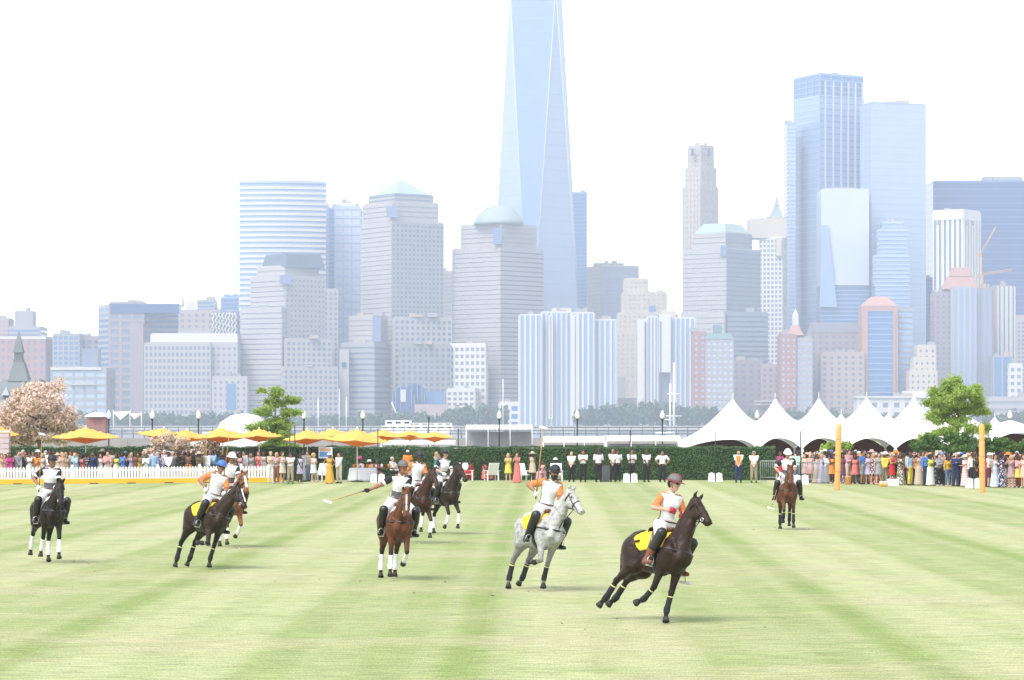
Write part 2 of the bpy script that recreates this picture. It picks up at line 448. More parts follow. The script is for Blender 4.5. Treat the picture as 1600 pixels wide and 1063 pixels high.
pyr(T, 'entrance_gable', W_grey, 110, 150, 590, 602, 2417, 10); box_part(T, 'wing', G_mid, 128, 153, 545, 577, 2430, 20)
T = tower('brown_glass_tower', 'broad brown and blue glass block with a dark flat top', 215, 2600)
block(T, 154, 279, 478, 2600, c=170, core=G_blue, skin=W_grey, style='bands', fl=5, hs=.45); 
Pq, _ = block(T, 170.5, 225, 474, 2596, dep=20, core=G_mid, skin=W_lilac, style='grid', fl=7, bay=11, wp=.3, hs=.4); box_part(T, 'brick_face', W_lilac, 203, 224, 505, 660, 2594, 2); box_part(T, 'crown', G_dark, 172, 280, 475, 489, 2594.5, 20)
box_part(T, 'rooftop_plant', W_tan, 199, 208, 471, 476, 2606, 8); box_part(T, 'rooftop_plant', W_tan, 210, 222, 470, 476, 2606, 8)
T = tower('brick_tower', 'pinkish tower with glass box and mast on its roof behind pale stone block', 310, 2900)
block(T, 280, 345, 486, 2900, dep=50, core=G_mid, skin=W_pink, fl=6, bay=7, wp=.6); block(T, 309, 335, 470, 2905, dep=20, base=486, core=G_blue, skin=W_grey, style='bands'); box_part(T, 'roof_box', W_white, 290, 309, 472, 486, 2904, 18)
MB().tube([(PX(285, 2905), 2910, PZ(480, 2905)), (PX(285, 2905), 2910, PZ(440, 2905))], [1.6, .5], 6).build('mast', M_steel, T); MB().tube([(PX(338, 2905), 2910, PZ(488, 2905)), (PX(338, 2905), 2910, PZ(451, 2905))], [1.4, .5], 6).build('mast', M_steel, T)
T = tower('stone_hotel', 'wide pale stone block with rows of square windows left of curved glass tower', 300, 2440)
block(T, 226, 329, 537, 2440, dep=40, core=G_mid, skin=W_pale, fl=5.4, bay=3.7, wp=.42, hs=.45); block(T, 235, 371, 523, 2452, dep=30, base=537, core=W_white); block(T, 329.2, 371, 537, 2446, dep=40, core=G_mid, skin=W_pale, fl=5.4, bay=5, wp=.6, hs=.6)
block(T, 332, 386, 590, 2425, dep=14, core=G_mid, skin=W_pale, fl=5.4, bay=5, wp=.62, hs=.6); box_part(T, 'atrium_window', G_blue, 354, 368, 600, 640, 2423.6, 2)
T = tower('wavy_apartment_tower', 'small white block with wavy balconies, left of curved glass tower', 350, 2600, 'building')
Pq, zt = block(T, 331, 371, 489, 2600, dep=25, core=G_mid, cap=True)
for i in range(8):
    x = PX(333 + i * 5, 2598); mb = MB(); mb.tube([(x + .9 * math.sin(k * 1.5 + i), 2599.3, PZ(526 - 37 * k / 16, 2600)) for k in range(17)], .9, 5); mb.build('wavy_fin', W_white, T)
T = tower('blue_glass_block', 'small blue glass tower peeping out left of curved glass tower', 358, 2750)
block(T, 345, 373, 466, 2750, dep=30, core=G_blue, skin=G_sky, style='lines', hs=.2); pyr(T, 'sloped_crown', G_blue, 345, 373, 461, 466, 2750, 30, 353, 373)

# -- curved glass tower
T = tower('curved_glass_tower', 'tall curved glass tower with white horizontal bands', 440, 2600)
d = 2600; arc = []
for i in range(15):
    q = i / 14; arc.append((PX(373 + 135 * q, d), d + 16 * (1 - math.cos((q - .38) * 2.1))))
fp = arc + [(PX(508, d), d + 60), (PX(373, d), d + 60)]
MB().prism(fp, .6, PZ(283.5, d)).build('glass_body', G_sky, T)
nb = 44
for i in range(nb):
    z0 = PZ(650, d) + (PZ(287, d) - PZ(650, d)) * i / nb; h = 2.35
    mb = MB(); o = [(p[0], p[1] - .7) for p in arc]; mb.prism(o + [(p[0], p[1] + .3) for p in reversed(arc)], z0, z0 + h); mb.build('spandrel', W_white, T)
o = [(p[0], p[1] - .9) for p in arc]; MB().prism(o + [(p[0], p[1] + .3) for p in reversed(arc)], PZ(286, d), PZ(282, d)).build('crown', G_pale, T)

# -- stepped tower in front of it
T = tower('stepped_granite_tower', 'stepped granite tower with dark blue flat crown before curved glass tower', 450, 2450)
d = 2450
block(T, 376, 478, 482, d, c=440, core=G_mid, skin=W_pale, fl=4.4, wp=.5, hs=.55, hs1=.82, style='bands', style2='grid')
block(T, 392, 508, 432, d + 8, c=446, core=G_mid, skin=W_pale, fl=4.4, wp=.5, hs=.62, hs1=.84, style2='grid', style='bands')
block(T, 402, 498, 416, d + 16, c=446, plant=False, core=W_pale, skin=W_pale, style='bands', fl=4.2, hs=.8)
block(T, 446, 528, 452, d + 26, c=452, core=G_mid, skin=W_pale, fl=4.4, wp=.5, hs=.5)
block(T, 445, 518, 531, d - 6, c=447, core=G_mid, skin=W_pale, fl=4.6, wp=.42, hs=.45); block(T, 440, 528, 575, d - 14, c=443, core=G_mid, skin=W_pale, fl=4.6, wp=.42, hs=.45)
P = foot(408, 508, d + 14, 446); cx = sum(p[0] for p in P) / 4; cy = sum(p[1] for p in P) / 4
MB().prism(P, PZ(416, d), PZ(394, d), [(cx + (p[0] - cx) * .86, cy + (p[1] - cy) * .86) for p in P]).build('crown', M_slate, T)
box_part(T, 'corner_window', G_win, 437, 455, 430, 444, d + 5, 3)
T = tower('blue_glass_tower', 'narrow darker blue glass tower just right of curved glass tower', 516, 2700)
block(T, 505, 527, 326, 2700, dep=30, core=G_blue, skin=G_sky, style='lines', hs=.25)
T = tower('white_slab_tower', 'pale glass slab tower with thin floor lines left of pyramid topped tower', 543, 2680)
block(T, 523, 563, 324, 2680, dep=30, core=G_white, skin=G_pale, style='grid', fl=8, bay=8, wp=.14, hs=.3); block(T, 530, 556, 319, 2686, dep=15, base=324, core=W_white); box_part(T, 'rooftop_plant', M_roofg, 531, 544, 316, 319, 2690, 6)

def crown_windows(T, d, l, r, a, b): box_part(T, 'corner_window', G_win, l, r, a, b, d, 3)
# -- tower with a pyramid
T = tower('pyramid_topped_tower', 'granite office tower with a pale green pyramid roof', 628, 2500)
d = 2500
block(T, 564, 693, 347, d, c=612, core=G_mid, skin=W_pale, fl=4.2, wp=.42, hs=.5, hs1=.86, style='bands', style2='grid', skin2=W_grey, proud=.45)  # right face is the same granite; its shade is painted in with the grey
block(T, 567, 685, 316, d + 4, c=613, base=347, core=W_pale, skin=W_pale, style='bands', fl=4.2, hs=.72); block(T, 576, 677, 304, d + 10, c=617, base=316, plant=False, core=W_pale, skin=G_mid, style='bands', fl=5, hs=.3)
P = foot(577, 676, d + 10, 617); cx = sum(p[0] for p in P) / 4; cy = sum(p[1] for p in P) / 4
MB().prism(P, PZ(303, d), PZ(275, d), [(cx + (p[0] - cx) * .02, cy + (p[1] - cy) * .02) for p in P]).build('pyramid_roof', M_mint, T)
crown_windows(T, d - .5, 604, 622, 322, 340)
block(T, 614, 706, 497, d - 12, c=616, core=G_mid, skin=W_pale, fl=5, wp=.42, hs=.45); block(T, 624, 705, 540, d - 24, c=626, core=G_mid, skin=W_grey, fl=5, wp=.42, hs=.45)
block(T, 545, 609, 495, d - 12, c=583, core=W_pale, skin=W_pale, style='bands', fl=4.5, hs=.7); box_part(T, 'corner_window', G_win, 582, 595, 495, 534, d - 14, 3)
block(T, 533, 607, 537, d - 30, c=585, core=G_mid, skin=W_grey, style='bands', fl=5, hs=.6)
block(T, 530, 545, 548, d - 34, dep=10, core=W_pale); box_part(T, 'sign_panel', G_dark, 534, 541, 566, 574, d - 35, .8)
T = tower('glass_vault', 'dark blue arched glass winter hall at the foot of the pyramid tower', 636, 2400, 'hall')
for i, (l, r, tp, dd) in enumerate(((613, 648, 604, 2400), (632, 664, 600, 2412))):
    n = 12; cxx, hw = PX((l + r) / 2, dd), (r - l) / 2 * dd / F; z1 = PZ(tp, dd); zs = z1 - hw
    sec = [(cxx - hw, .6)] + [(cxx - hw * math.cos(math.pi * k / n), zs + hw * math.sin(math.pi * k / n)) for k in range(n + 1)] + [(cxx + hw, .6)]
    mb = MB(); k = len(sec); mb.add([(a, dd, b) for a, b in sec] + [(a, dd + 40, b) for a, b in sec], [tuple(range(k)), tuple(range(2 * k - 1, k - 1, -1))] + [(j + 1, j, k + j, k + j + 1) for j in range(k - 1)])
    mb.build('vault', G_dark, T)
    for j in range(1, n, 2):
        a, b = sec[1 + j]; MB().tube([(a, dd - .3, .6), (a, dd - .3, b)], .35, 4).build('mullion', G_mid, T)
box_part(T, 'glass_panel', G_white, 626, 634, 609, 628, 2398.6, 1); box_part(T, 'hall_wing', G_blue, 664, 694, 612, 660, 2420, 20); box_part(T, 'plinth', W_pink, 648, 700, 632, 660, 2398, 10)
T = tower('slim_grey_tower', 'slim grey tower in gap between pyramid and domed towers', 700, 2800)
block(T, 690, 712, 425, 2800, dep=25, core=W_grey, skin=W_pale, style='bands')

# -- domed tower
T = tower('domed_tower', 'granite office tower with a shallow pale copper dome', 778, 2500)
d = 2500
block(T, 707, 849, 387, d, c=782, core=G_mid, skin=W_pale, fl=4.2, hs=.74, hs1=.87, wp=.4, style='bands', proud=.45)
block(T, 720, 838, 350, d + 4, c=783, base=387, plant=False, core=W_pale, skin=W_pale, style='bands', fl=4.2, hs=.7); box_part(T, 'corner_window', G_win, 770, 784, 357, 382, d - 1, 4)
cxx, cyy = PX(779, d + 25), d + 25; rr = 38.5 * d / F
MB().lathe([(rr * 1.02, PZ(349, d)), (rr * 1.02, PZ(345, d)), (rr * .97, PZ(341, d)), (rr * .82, PZ(331, d)), (rr * .55, PZ(322, d)), (rr * .22, PZ(317.6, d)), (.4, PZ(317, d))], 28, (cxx, cyy)).build('dome', bm('weathered_copper', (.37, .43, .44)), T)
box_part(T, 'finial', M_steel, 775.5, 778.5, 305, 316, d + 25, 1.2)
block(T, 702, 762, 538, d - 14, c=759, core=G_mid, skin=W_white, fl=6, bay=5, wp=.42, hs=.5); block(T, 698, 748, 609, d - 24, c=742, core=G_mid, skin=W_white, fl=5, bay=5, wp=.42, hs=.5)
block(T, 780, 812, 630, d - 110, dep=10, core=G_blue, skin=W_white, fl=7, bay=7, wp=.4, hs=.4)

# -- the tallest tower: a square that turns through 45 degrees on its way up
T = tower('tapering_glass_skyscraper', 'tallest glass skyscraper with tapering triangular facets, cut by frame top', 840, 2660)
d = 2700; cx, cy = PX(837, d), d; zb, zt = 56, 418; ph = R(37.5)
base = [Vector((cx + 45 * math.cos(ph + R(45 + 90 * k - 180)), cy + 45 * math.sin(ph + R(45 + 90 * k - 180)))) for k in range(4)]
topv = [Vector((cx + 31.0 * math.cos(ph + R(90 * k - 90)), cy + 31.0 * math.sin(ph + R(90 * k - 90)))) for k in range(4)]
MB().prism([tuple(p) for p in base], .6, zb).build('podium', G_pale, T)
b3 = [Vector((p.x, p.y, zb)) for p in base]; t3 = [Vector((p.x, p.y, zt)) for p in topv]
G_t = [bm('tower_glass_lit', (.42, .52, .70), .4), bm('tower_glass_shaded', (.24, .36, .58), .4)]  # facet shading painted as a lighter and a darker tone of one glass
mid = Vector((cx, cy, (zb + zt) / 2))
for k in range(4):
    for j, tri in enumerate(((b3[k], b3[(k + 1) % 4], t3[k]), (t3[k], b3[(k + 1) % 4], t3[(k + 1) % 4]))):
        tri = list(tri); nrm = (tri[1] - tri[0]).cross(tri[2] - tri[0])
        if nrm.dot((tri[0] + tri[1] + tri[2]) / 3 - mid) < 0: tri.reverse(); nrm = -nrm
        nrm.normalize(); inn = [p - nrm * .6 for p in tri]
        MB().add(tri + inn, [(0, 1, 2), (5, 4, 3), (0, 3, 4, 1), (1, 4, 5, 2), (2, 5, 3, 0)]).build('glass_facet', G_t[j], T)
    for a, b in ((b3[k], t3[k]), (b3[(k + 1) % 4], t3[k])):
        MB().tube([a, b], .45, 5).build('steel_edge', bm('edge_glass', (.62, .67, .76)), T)
mb = MB()
for zz in np.arange(zb + 8, zt, 12.0):
    q = (zz - zb) / (zt - zb); ring = []
    for j in range(4): ring += [b3[j].lerp(t3[j], q), b3[(j + 1) % 4].lerp(t3[j], q)]
    mb.tube(ring + [ring[0]], .14, 4, caps=False)
mb.build('floor_line', G_pale, T, kind='stuff')
mb = MB().prism([tuple(p) for p in topv], zt, zt + 10); mb.build('parapet', G_pale, T)
T = tower('thin_blue_tower', 'thin saturated blue glass tower right of the tallest skyscraper', 907, 2850)
block(T, 893, 917, 302, 2850, dep=30, core=G_blue, skin=G_sky, style='lines', hs=.2)

# -- white ribbed apartment slabs on the shore
T = tower('ribbed_apartment_slab', 'white and blue vertically ribbed apartment slab before the tallest skyscraper', 870, 2390, 'apartment slab')
d = 2390
for l, r, tp, c in ((812, 846, 493, None), (846.3, 893, 489, None), (893.3, 928, 490, None), (928.3, 963, 501, None)):
    k = 0 if l in (812, 893.3) else 6
    block(T, l, r, tp, d + k, dep=24, core=G_sky, skin=W_white, style='ribs', bay=4.6, wp=.36, proud=.9, each=True)
block(T, 862, 893, 483.5, d + 12, base=489, dep=10, core=W_cream)
for l, r in ((857, 864), (893, 905)):
    Pq = box_part(T, 'stair_bay', W_white, l, r, 492, 655, d - 1.6, 2)
    mb = MB()
    for i in range(44): mb.box(PX((l + r) / 2 - .9, d), PX((l + r) / 2 + .9, d), d - 1.9, d - 1.5, PZ(497 + i * 3.6, d), PZ(495.2 + i * 3.6, d))
    mb.build('stair_window', G_dark, T, kind='stuff')
T = tower('flat_topped_tower', 'plain lilac blue flat topped tower right of the tallest skyscraper', 958, 2750)
block(T, 917, 998, 416, 2750, c=940, core=W_grey, skin=W_pale, skin2=bm('shaded_lilac_panel', (.30, .33, .45)), style='bands', fl=4, hs=.85); block(T, 930, 975, 413, 2764, dep=14, base=416, core=M_roofg)  # paler lit left face and bluer shaded right face, both by colour
T = tower('stepped_cream_tower', 'cream stepped tower with setbacks between the two ribbed slabs', 1005, 2620)
for l, r, tp, b, k in ((976, 1012, 437, 458, 14), (973, 1041, 458, 490, 8), (966, 1048, 490, 520, 4), (963, 1066, 520, 655, 0)):
    block(T, l, r, tp, 2620 + k, dep=30, base=b, core=W_cream, skin=W_cream, style='grid', fl=4.2, bay=4.5, wp=.6, hs=.6)
box_part(T, 'dark_window', G_blue, 1014, 1024, 478, 489, 2626, 3); box_part(T, 'penthouse', W_cream, 1026, 1036, 453, 458, 2632, 8)
box_part(T, 'grey_wing', W_grey, 960, 978, 588, 622, 2560, 12); box_part(T, 'low_drum', W_cream, 955, 1010, 622, 640, 2440, 30)
T = tower('ribbed_apartment_slab', 'cream and blue ribbed apartment slab right of the stepped cream tower', 1040, 2400, 'apartment slab')
d = 2400
box_part(T, 'stair_bay', W_white, 996, 1012, 499, 636, d - 2, 16); block(T, 1012.2, 1028, 496, d, dep=20, core=G_sky, skin=W_white, style='ribs', bay=3.0, wp=.5, proud=.9, each=True)
box_part(T, 'stair_bay', W_white, 1030, 1048, 491, 582, d - 3, 18); block(T, 1048.3, 1086, 498, d + 2, dep=22, core=G_sky, skin=W_white, style='ribs', bay=4.2, wp=.36, proud=.9, each=True); box_part(T, 'penthouse', W_cream, 1034, 1056, 486, 498, d + 8, 10); box_part(T, 'link_wall', G_mid, 1028, 1048, 582, 655, d + 4, 16)
for l in (1007, 1031):
    mb = MB()
    for i in range(36 if l == 1007 else 22): mb.box(PX(l, d), PX(l + 2.2, d), d - 3.4, d - 1.9, PZ(505 + i * 3.6, d), PZ(503 + i * 3.6, d))
    mb.build('stair_window', G_dark, T, kind='stuff')

# -- tower with a truncated mint roof, the cream tower behind it
T = tower('cream_art_deco_tower', 'slender cream stone tower with notched crown standing behind mint roofed tower', 1094, 2900)
for l, r, tp, b, k in ((1075, 1115, 228, 262, 10), (1071, 1119, 262, 292, 6), (1067, 1122, 292, 655, 0)):
    block(T, l, r, tp, 2900 + k, c=l + (r - l) * .5, base=b, core=W_cream, skin=bm('ivory_stone', (.50, .45, .40)), style='grid', fl=5.4, bay=5, wp=.55, hs=.5)
for q in (1080, 1106): box_part(T, 'crown_opening', G_dark, q, q + 4, 232, 243, 2899 + (6 if q > 1090 else 8), 6)
T = tower('mint_roofed_tower', 'granite tower with flat cut pale mint roof', 1128, 2520)
d = 2520
block(T, 1067, 1188, 389, d, c=1135, core=G_mid, skin=W_pale, skin2=bm('shaded_granite', (.28, .31, .38)), style='bands', fl=4.2, hs=.76, hs1=.88, proud=.45); block(T, 1083, 1175, 364, d + 6, c=1134, base=389, plant=False, core=W_pale, skin=W_pale, skin2=bm('shaded_granite', 0), style='bands', fl=4.2, hs=.75)  # shade of the right faces put into a bluer copy of the granite
P = foot(1084, 1173, d + 6, 1134); cx = sum(p[0] for p in P) / 4; cy = sum(p[1] for p in P) / 4
MB().prism(P, PZ(363, d), PZ(347, d), [(cx + (p[0] - cx) * .66, cy + (p[1] - cy) * .66) for p in P]).build('roof', M_mint, T)
box_part(T, 'corner_window', G_win, 1126, 1135, 384, 400, d - 1, 3); block(T, 1134, 1200, 489, d - 10, c=1137, core=G_mid, skin=bm('shaded_granite', 0), style='bands', fl=4.5, hs=.6)
block(T, 1064, 1136, 489, d - 12, c=1132, core=W_pale, skin=W_pale, style='bands', fl=5, hs=.8)
T = tower('gridded_stone_tower', 'cream topped tower with a fine white window grid left of twin glass towers', 1200, 2680)
block(T, 1186, 1229, 372, 2680, c=1222, core=G_mid, skin=W_white, fl=4.4, bay=4, wp=.4, hs=.42); block(T, 1171, 1229, 343, 2684, dep=30, base=372, core=W_cream); box_part(T, 'lift_shaft', W_cream, 1213, 1221, 372, 400, 2677, 4)
T = tower('green_spired_tower', 'old tower with pointed green copper spire behind the gridded tower', 1214, 2850)
block(T, 1200, 1228, 340, 2850, dep=20, core=W_cream, skin=W_cream, style='grid', fl=6, bay=5); pyr(T, 'copper_roof', M_mint, 1203, 1225, 322, 340, 2852, 14, 1210, 1218); pyr(T, 'spire', M_mint, 1210, 1218, 303, 322, 2856, 5)

# -- twin glass towers on the right
T = tower('tall_glass_tower', 'tall blue glass tower with a darker striped top and side', 1296, 2760)
d = 2760
block(T, 1240, 1350, 150, d, c=1281, core=G_sky, skin=G_pale, style='lines', hs=.16, skin2=G_blue, style2='lines', fl=6, proud=.3); block(T, 1241, 1349, 115.5, d + 1, c=1281, base=149.5, core=G_blue, skin=G_sky, style='grid', fl=5, bay=12, wp=.08, hs=.2)
block(T, 1230, 1243, 194, d + 6, dep=30, core=G_pale, skin=G_sky, style='lines', hs=.4)
Pq = foot(1240, 1350, d, 1281)
for q in (.1, .28, .46, .62, .78, .94):
    mb = MB(); L = math.hypot(Pq[2][0] - Pq[1][0], Pq[2][1] - Pq[1][1]); obox(mb, Pq[1], Pq[2], L * q, L * q + 1.6, .3, 1.2, PZ(420, d), PZ(126, d)); mb.build('pier', G_white, T)
T = tower('pale_reflective_block', 'pale white glass block in front of the twin glass towers', 1320, 2690)
block(T, 1283, 1358, 297, 2690, dep=40, core=G_white, base=446); block(T, 1283, 1358, 447, 2692, dep=36, core=G_blue, skin=G_sky, style='lines', hs=.3)
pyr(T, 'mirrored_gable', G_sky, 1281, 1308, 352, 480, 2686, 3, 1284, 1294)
T = tower('broad_glass_slab', 'smooth pale blue glass slab, the right one of twin glass towers', 1400, 2720)
block(T, 1344, 1447, 161, 2720, c=1361, core=G_pale, skin=G_sky, style='lines', fl=7, hs=.06, proud=.15)
T = tower('stepped_tower_reflection', 'reflection of a stepped tower in broad glass slab, built as blue glass blocks', 1395, 2640)
for l, r, tp, b, k in ((1379, 1412, 348, 360, 4), (1374, 1418, 360, 400, 2), (1368, 1421, 400, 655, 0)): block(T, l, r, tp, 2640 + k, dep=20, base=b, core=G_sky, skin=G_pale, style='lines', hs=.3)  # the slab's mirror image of a stepped tower, added as solid glass blocks
T = tower('dark_glass_sliver', 'narrow dark blue tower between glass slab and white ribbed tower', 1451, 2760)
block(T, 1445, 1459, 435, 2760, dep=20, core=G_dark, skin=G_blue, style='lines', hs=.2)
T = tower('dark_blue_tower', 'massive dark blue glass tower at right edge of the skyline', 1530, 2800)
block(T, 1458, 1640, 284, 2800, dep=50, core=G_dark, skin=G_blue, style='lines', fl=7, hs=.14); box_part(T, 'rooftop_plant', M_roofg, 1538, 1598, 276, 284, 2812, 20); box_part(T, 'rooftop_plant', M_roofg, 1552, 1572, 279, 284, 2806, 10)
T = tower('white_ribbed_tower', 'white tower with dark vertical windows before the dark blue tower', 1494, 2650)
block(T, 1458, 1531, 330, 2650, c=1505, core=G_mid, skin=bm('white_marble', (.80, .79, .77)), style='ribs', bay=5.4, wp=.55, proud=1.0, each=True)
P = foot(1458, 1531, 2649, 1505); MB().prism([(p[0], p[1] - .9) for p in P], PZ(343, 2650), PZ(327, 2650)).build('crown', bm('white_marble', 0), T)
for q in (1461, 1466, 1509, 1519): box_part(T, 'crown_opening', G_mid, q, q + 3, 345, 352, 2645, 4)
for nm, lb, pts in (('tower_crane', 'orange crane boom slanting up against the dark blue tower', [(1533, 397), (1556, 356)]), ('tower_crane', 'level ochre crane boom above the pink brown apartment tower', [(1535, 430), (1582, 423)])):
    T = tower(nm, lb, 0, 0, 'crane'); a, b = [Vector((PX(x, 2600), 2600, PZ(y, 2600))) for x, y in pts]
    mo = mat('crane_orange', (.38, .19, .08), .6, scale=.1)
    for off in (Vector((0, 0, 0)), Vector((0, 2, 0)), Vector((0, 1, 1.7))): MB().tube([a + off, b + off], .3, 5).build('chord', mo, T)
    mb = MB()
    for i in range(14): p0, p1 = a.lerp(b, i / 14), a.lerp(b, (i + 1) / 14); mb.tube([p0, p1 + Vector((0, 1, 1.7))], .22, 4); mb.tube([p0 + Vector((0, 2, 0)), p1 + Vector((0, 1, 1.7))], .22, 4)
    mb.build('lattice', mo, T, kind='stuff')
    MB().tube([Vector((a.x, a.y + 1, PZ(560, 2600))), a + Vector((0, 1, 1))], 1.0, 6).build('mast', mo, T)
    MB().box(a.x - 4, a.x + 1, a.y, a.y + 2, a.z - 2, a.z + 1).build('counterweight', mo, T)

# -- lower blocks along the shore, right half
T = tower('brick_apartment_block', 'red brick apartment block with dark copper roof right of ribbed slab', 1115, 2385, 'apartment block')
block(T, 1083, 1103, 520, 2385, dep=24, core=G_pale, skin=W_brick, fl=5, bay=5, wp=.6, hs=.55); block(T, 1103.3, 1146, 530, 2383, dep=26, core=G_white, skin=bm('grey_brick', (.42, .40, .42)), fl=5, bay=5, wp=.45, hs=.5)
pyr(T, 'copper_roof', bm('dark_copper', (.16, .27, .28)), 1101, 1147, 521, 530, 2382, 28, 1106, 1142); box_part(T, 'roof_box', bm('dark_copper', 0), 1115, 1128, 508, 522, 2390, 8)
T = tower('mauve_apartment_block', 'low mauve apartment block with white balconies behind leftmost tent peaks', 1180, 2450, 'apartment block')
block(T, 1144, 1192, 565, 2450, dep=30, core=G_mid, skin=W_lilac, fl=5, bay=6, wp=.6); block(T, 1190, 1228, 572, 2440, dep=30, core=G_mid, skin=W_pink, fl=5, bay=6, wp=.6); box_part(T, 'balcony', W_white, 1178, 1216, 626, 628, 2436, 3); box_part(T, 'balcony', W_white, 1178, 1216, 631, 633, 2436, 3)
T = tower('cupola_brick_block', 'red brick block with little white cupola on its roof', 1243, 2400, 'apartment block')
block(T, 1220, 1244, 524, 2400, dep=26, core=G_white, skin=W_brick, fl=5, bay=5, wp=.6, hs=.6); block(T, 1244.3, 1269, 530, 2402, dep=26, core=G_pale, skin=bm('grey_brick', 0), fl=5, bay=5, wp=.5)
pyr(T, 'hip_roof', W_rose, 1230, 1256, 508, 524, 2404, 12, 1238, 1248); box_part(T, 'cupola', W_white, 1238.5, 1247.5, 492, 509, 2408, 4); pyr(T, 'cupola_roof', W_white, 1239, 1247, 482, 492, 2408, 4)
T = tower('mansard_apartment_block', 'mauve brown apartment block with mansard roof left of pink arched block', 1305, 2450, 'apartment block')
block(T, 1266, 1349, 520, 2450, dep=30, core=G_mid, skin=W_lilac, fl=5, bay=6, wp=.6, hs=.55); pyr(T, 'mansard_roof', bm('mansard_slate', (.22, .22, .28)), 1266, 1349, 504, 520, 2449, 32, 1272, 1343)
block(T, 1283, 1350, 552, 2420, dep=20, core=G_mid, skin=W_pink, fl=5, bay=6, wp=.6, hs=.55)
T = tower('pink_arched_block', 'pink framed tower with arched top and tall blue glass centre', 1376, 2425)
d = 2425
block(T, 1356, 1396, 486, d, dep=20, core=G_blue, skin=G_sky, style='lines', fl=5, hs=.2, part='glass_centre'); box_part(T, 'frame_pier', W_rose, 1347, 1356, 478, 655, d - 1.5, 24); box_part(T, 'frame_pier', W_rose, 1395, 1403, 478, 655, d - 1.5, 24)
pyr(T, 'arched_top', W_rose, 1347, 1403, 463, 478, d - 1.4, 24, 1364, 1386); box_part(T, 'frame_lintel', W_rose, 1356.1, 1394.9, 478, 486, d - 1.2, 22); block(T, 1403.3, 1426, 484, d + 6, dep=24, core=G_sky, skin=W_grey, style='bands', fl=5, hs=.35)
mb = MB()
for i in range(38): mb.box(PX(1398.2, d), PX(1400, d), d - 2.0, d - 1.4, PZ(492 + i * 4.2, d), PZ(490 + i * 4.2, d))
mb.build('pier_window', G_mid, T, kind='stuff')
T = tower('beige_stepped_block', 'beige stepped apartment block left of pink brown apartment tower', 1443, 2400, 'apartment block')
for l, r, tp, b, k in ((1434, 1462, 541, 560, 6), (1428, 1462, 560, 580, 3), (1422, 1464, 580, 655, 0)): block(T, l, r, tp, 2400 + k, dep=20, base=b, core=G_mid, skin=W_cream, fl=5, bay=5, wp=.65, hs=.6)
T = tower('bay_window_tower', 'pink brown apartment tower with stepped hip roof and blue bays', 1505, 2450)
d = 2450
block(T, 1461, 1488, 458, d, dep=24, core=G_mid, skin=W_lilac, fl=4.4, bay=4.4, wp=.5, hs=.5); block(T, 1488.3, 1525, 450, d - 5, dep=24, core=G_sky, skin=W_pale, style='ribs', bay=5, wp=.4, proud=.9, each=True); block(T, 1525.3, 1550, 452, d, dep=24, core=G_sky, skin=W_lilac, style='ribs', bay=4.4, wp=.5, proud=.8, each=True)
pyr(T, 'hip_roof', W_rose, 1474, 1530, 432, 452, d + 2, 20, 1484, 1520); pyr(T, 'roof_cap', W_rose, 1484, 1520, 418, 432, d + 5, 12, 1490, 1514)
T = tower('white_slab_block', 'narrow white and pink slab block right of pink brown apartment tower', 1566, 2500)
block(T, 1550, 1586, 448, 2500, c=1558, core=G_mid, skin=W_pink, skin2=W_white, style='ribs', bay=4.5, wp=.6, each=True, proud=.8)
T = tower('low_grey_block', 'low grey and white blocks at the right edge of the far shore', 1580, 2420, 'building')
block(T, 1552, 1580, 558, 2420, dep=24, core=G_blue, skin=W_grey, style='ribs', bay=8, wp=.2, each=True); block(T, 1576, 1640, 500, 2560, dep=24, core=G_mid, skin=W_pale); block(T, 1577, 1597, 570, 2412, dep=14, core=G_mid, skin=W_white, fl=6, bay=5); block(T, 1545, 1640, 622, 2395, dep=20, core=W_grey, skin=W_pale, style='bands', fl=6)
T = tower('waterfront_museum', 'long low white building on the far shore above tent peaks', 1395, 2370, 'building')
block(T, 1340, 1462, 622, 2370, dep=24, core=G_mid, skin=W_white, fl=8, bay=9, wp=.5, hs=.5); box_part(T, 'upper_storey', W_white, 1412, 1446, 611, 622, 2378, 12); box_part(T, 'roof_slab', W_white, 1338, 1464, 619, 622, 2368, 28)

# -- trees and sea wall of the far shore: one soft mass
def leaf_cloud(n, centers, radii, size, seed=0, flat=.75, shell=.55):
    """n leaf-sized quads spread through ellipsoid clumps -> (n,4,3)."""
    g = np.random.default_rng(seed); centers = np.array(centers, float); radii = np.array(radii, float)
    if radii.ndim == 1: radii = np.stack([radii, radii, radii * flat], 1)
    wgt = radii.prod(1) ** (2 / 3); wgt /= wgt.sum()
    i = g.choice(len(centers), n, p=wgt)
    dv = g.normal(size=(n, 3)); dv /= np.linalg.norm(dv, axis=1)[:, None]
    rad = shell + (1 - shell) * g.random(n) ** .6; rad *= 1 + .12 * g.normal(size=n)
    p = centers[i] + dv * radii[i] * rad[:, None]
    a = dv + .9 * g.normal(size=(n, 3)); a /= np.linalg.norm(a, axis=1)[:, None]
    t = np.cross(a, g.normal(size=(n, 3))); t /= np.linalg.norm(t, axis=1)[:, None]; b = np.cross(a, t)
    s = (size * (.6 + .8 * g.random(n)))[:, None]
    return np.stack([p - t * s * .5 - b * s * .32, p + t * s * .1 - b * s * .5, p + t * s * .5 + b * s * .3, p - t * s * .15 + b * s * .5], 1)
g = np.random.default_rng(3); C, Rr = [], []
def far_trees(l, r, top, n, d=2352):
    for i in range(n):
        q = l + (r - l) * (i + .5) / n + g.normal() * 2; h = (PZ(top, d) - .6) * (.7 + .35 * g.random())
        C.append((PX(q, d), d + g.normal() * 4, .6 + h * .52)); Rr.append((max(4, (r - l) / n * d / F * .8), 5, h * .5))
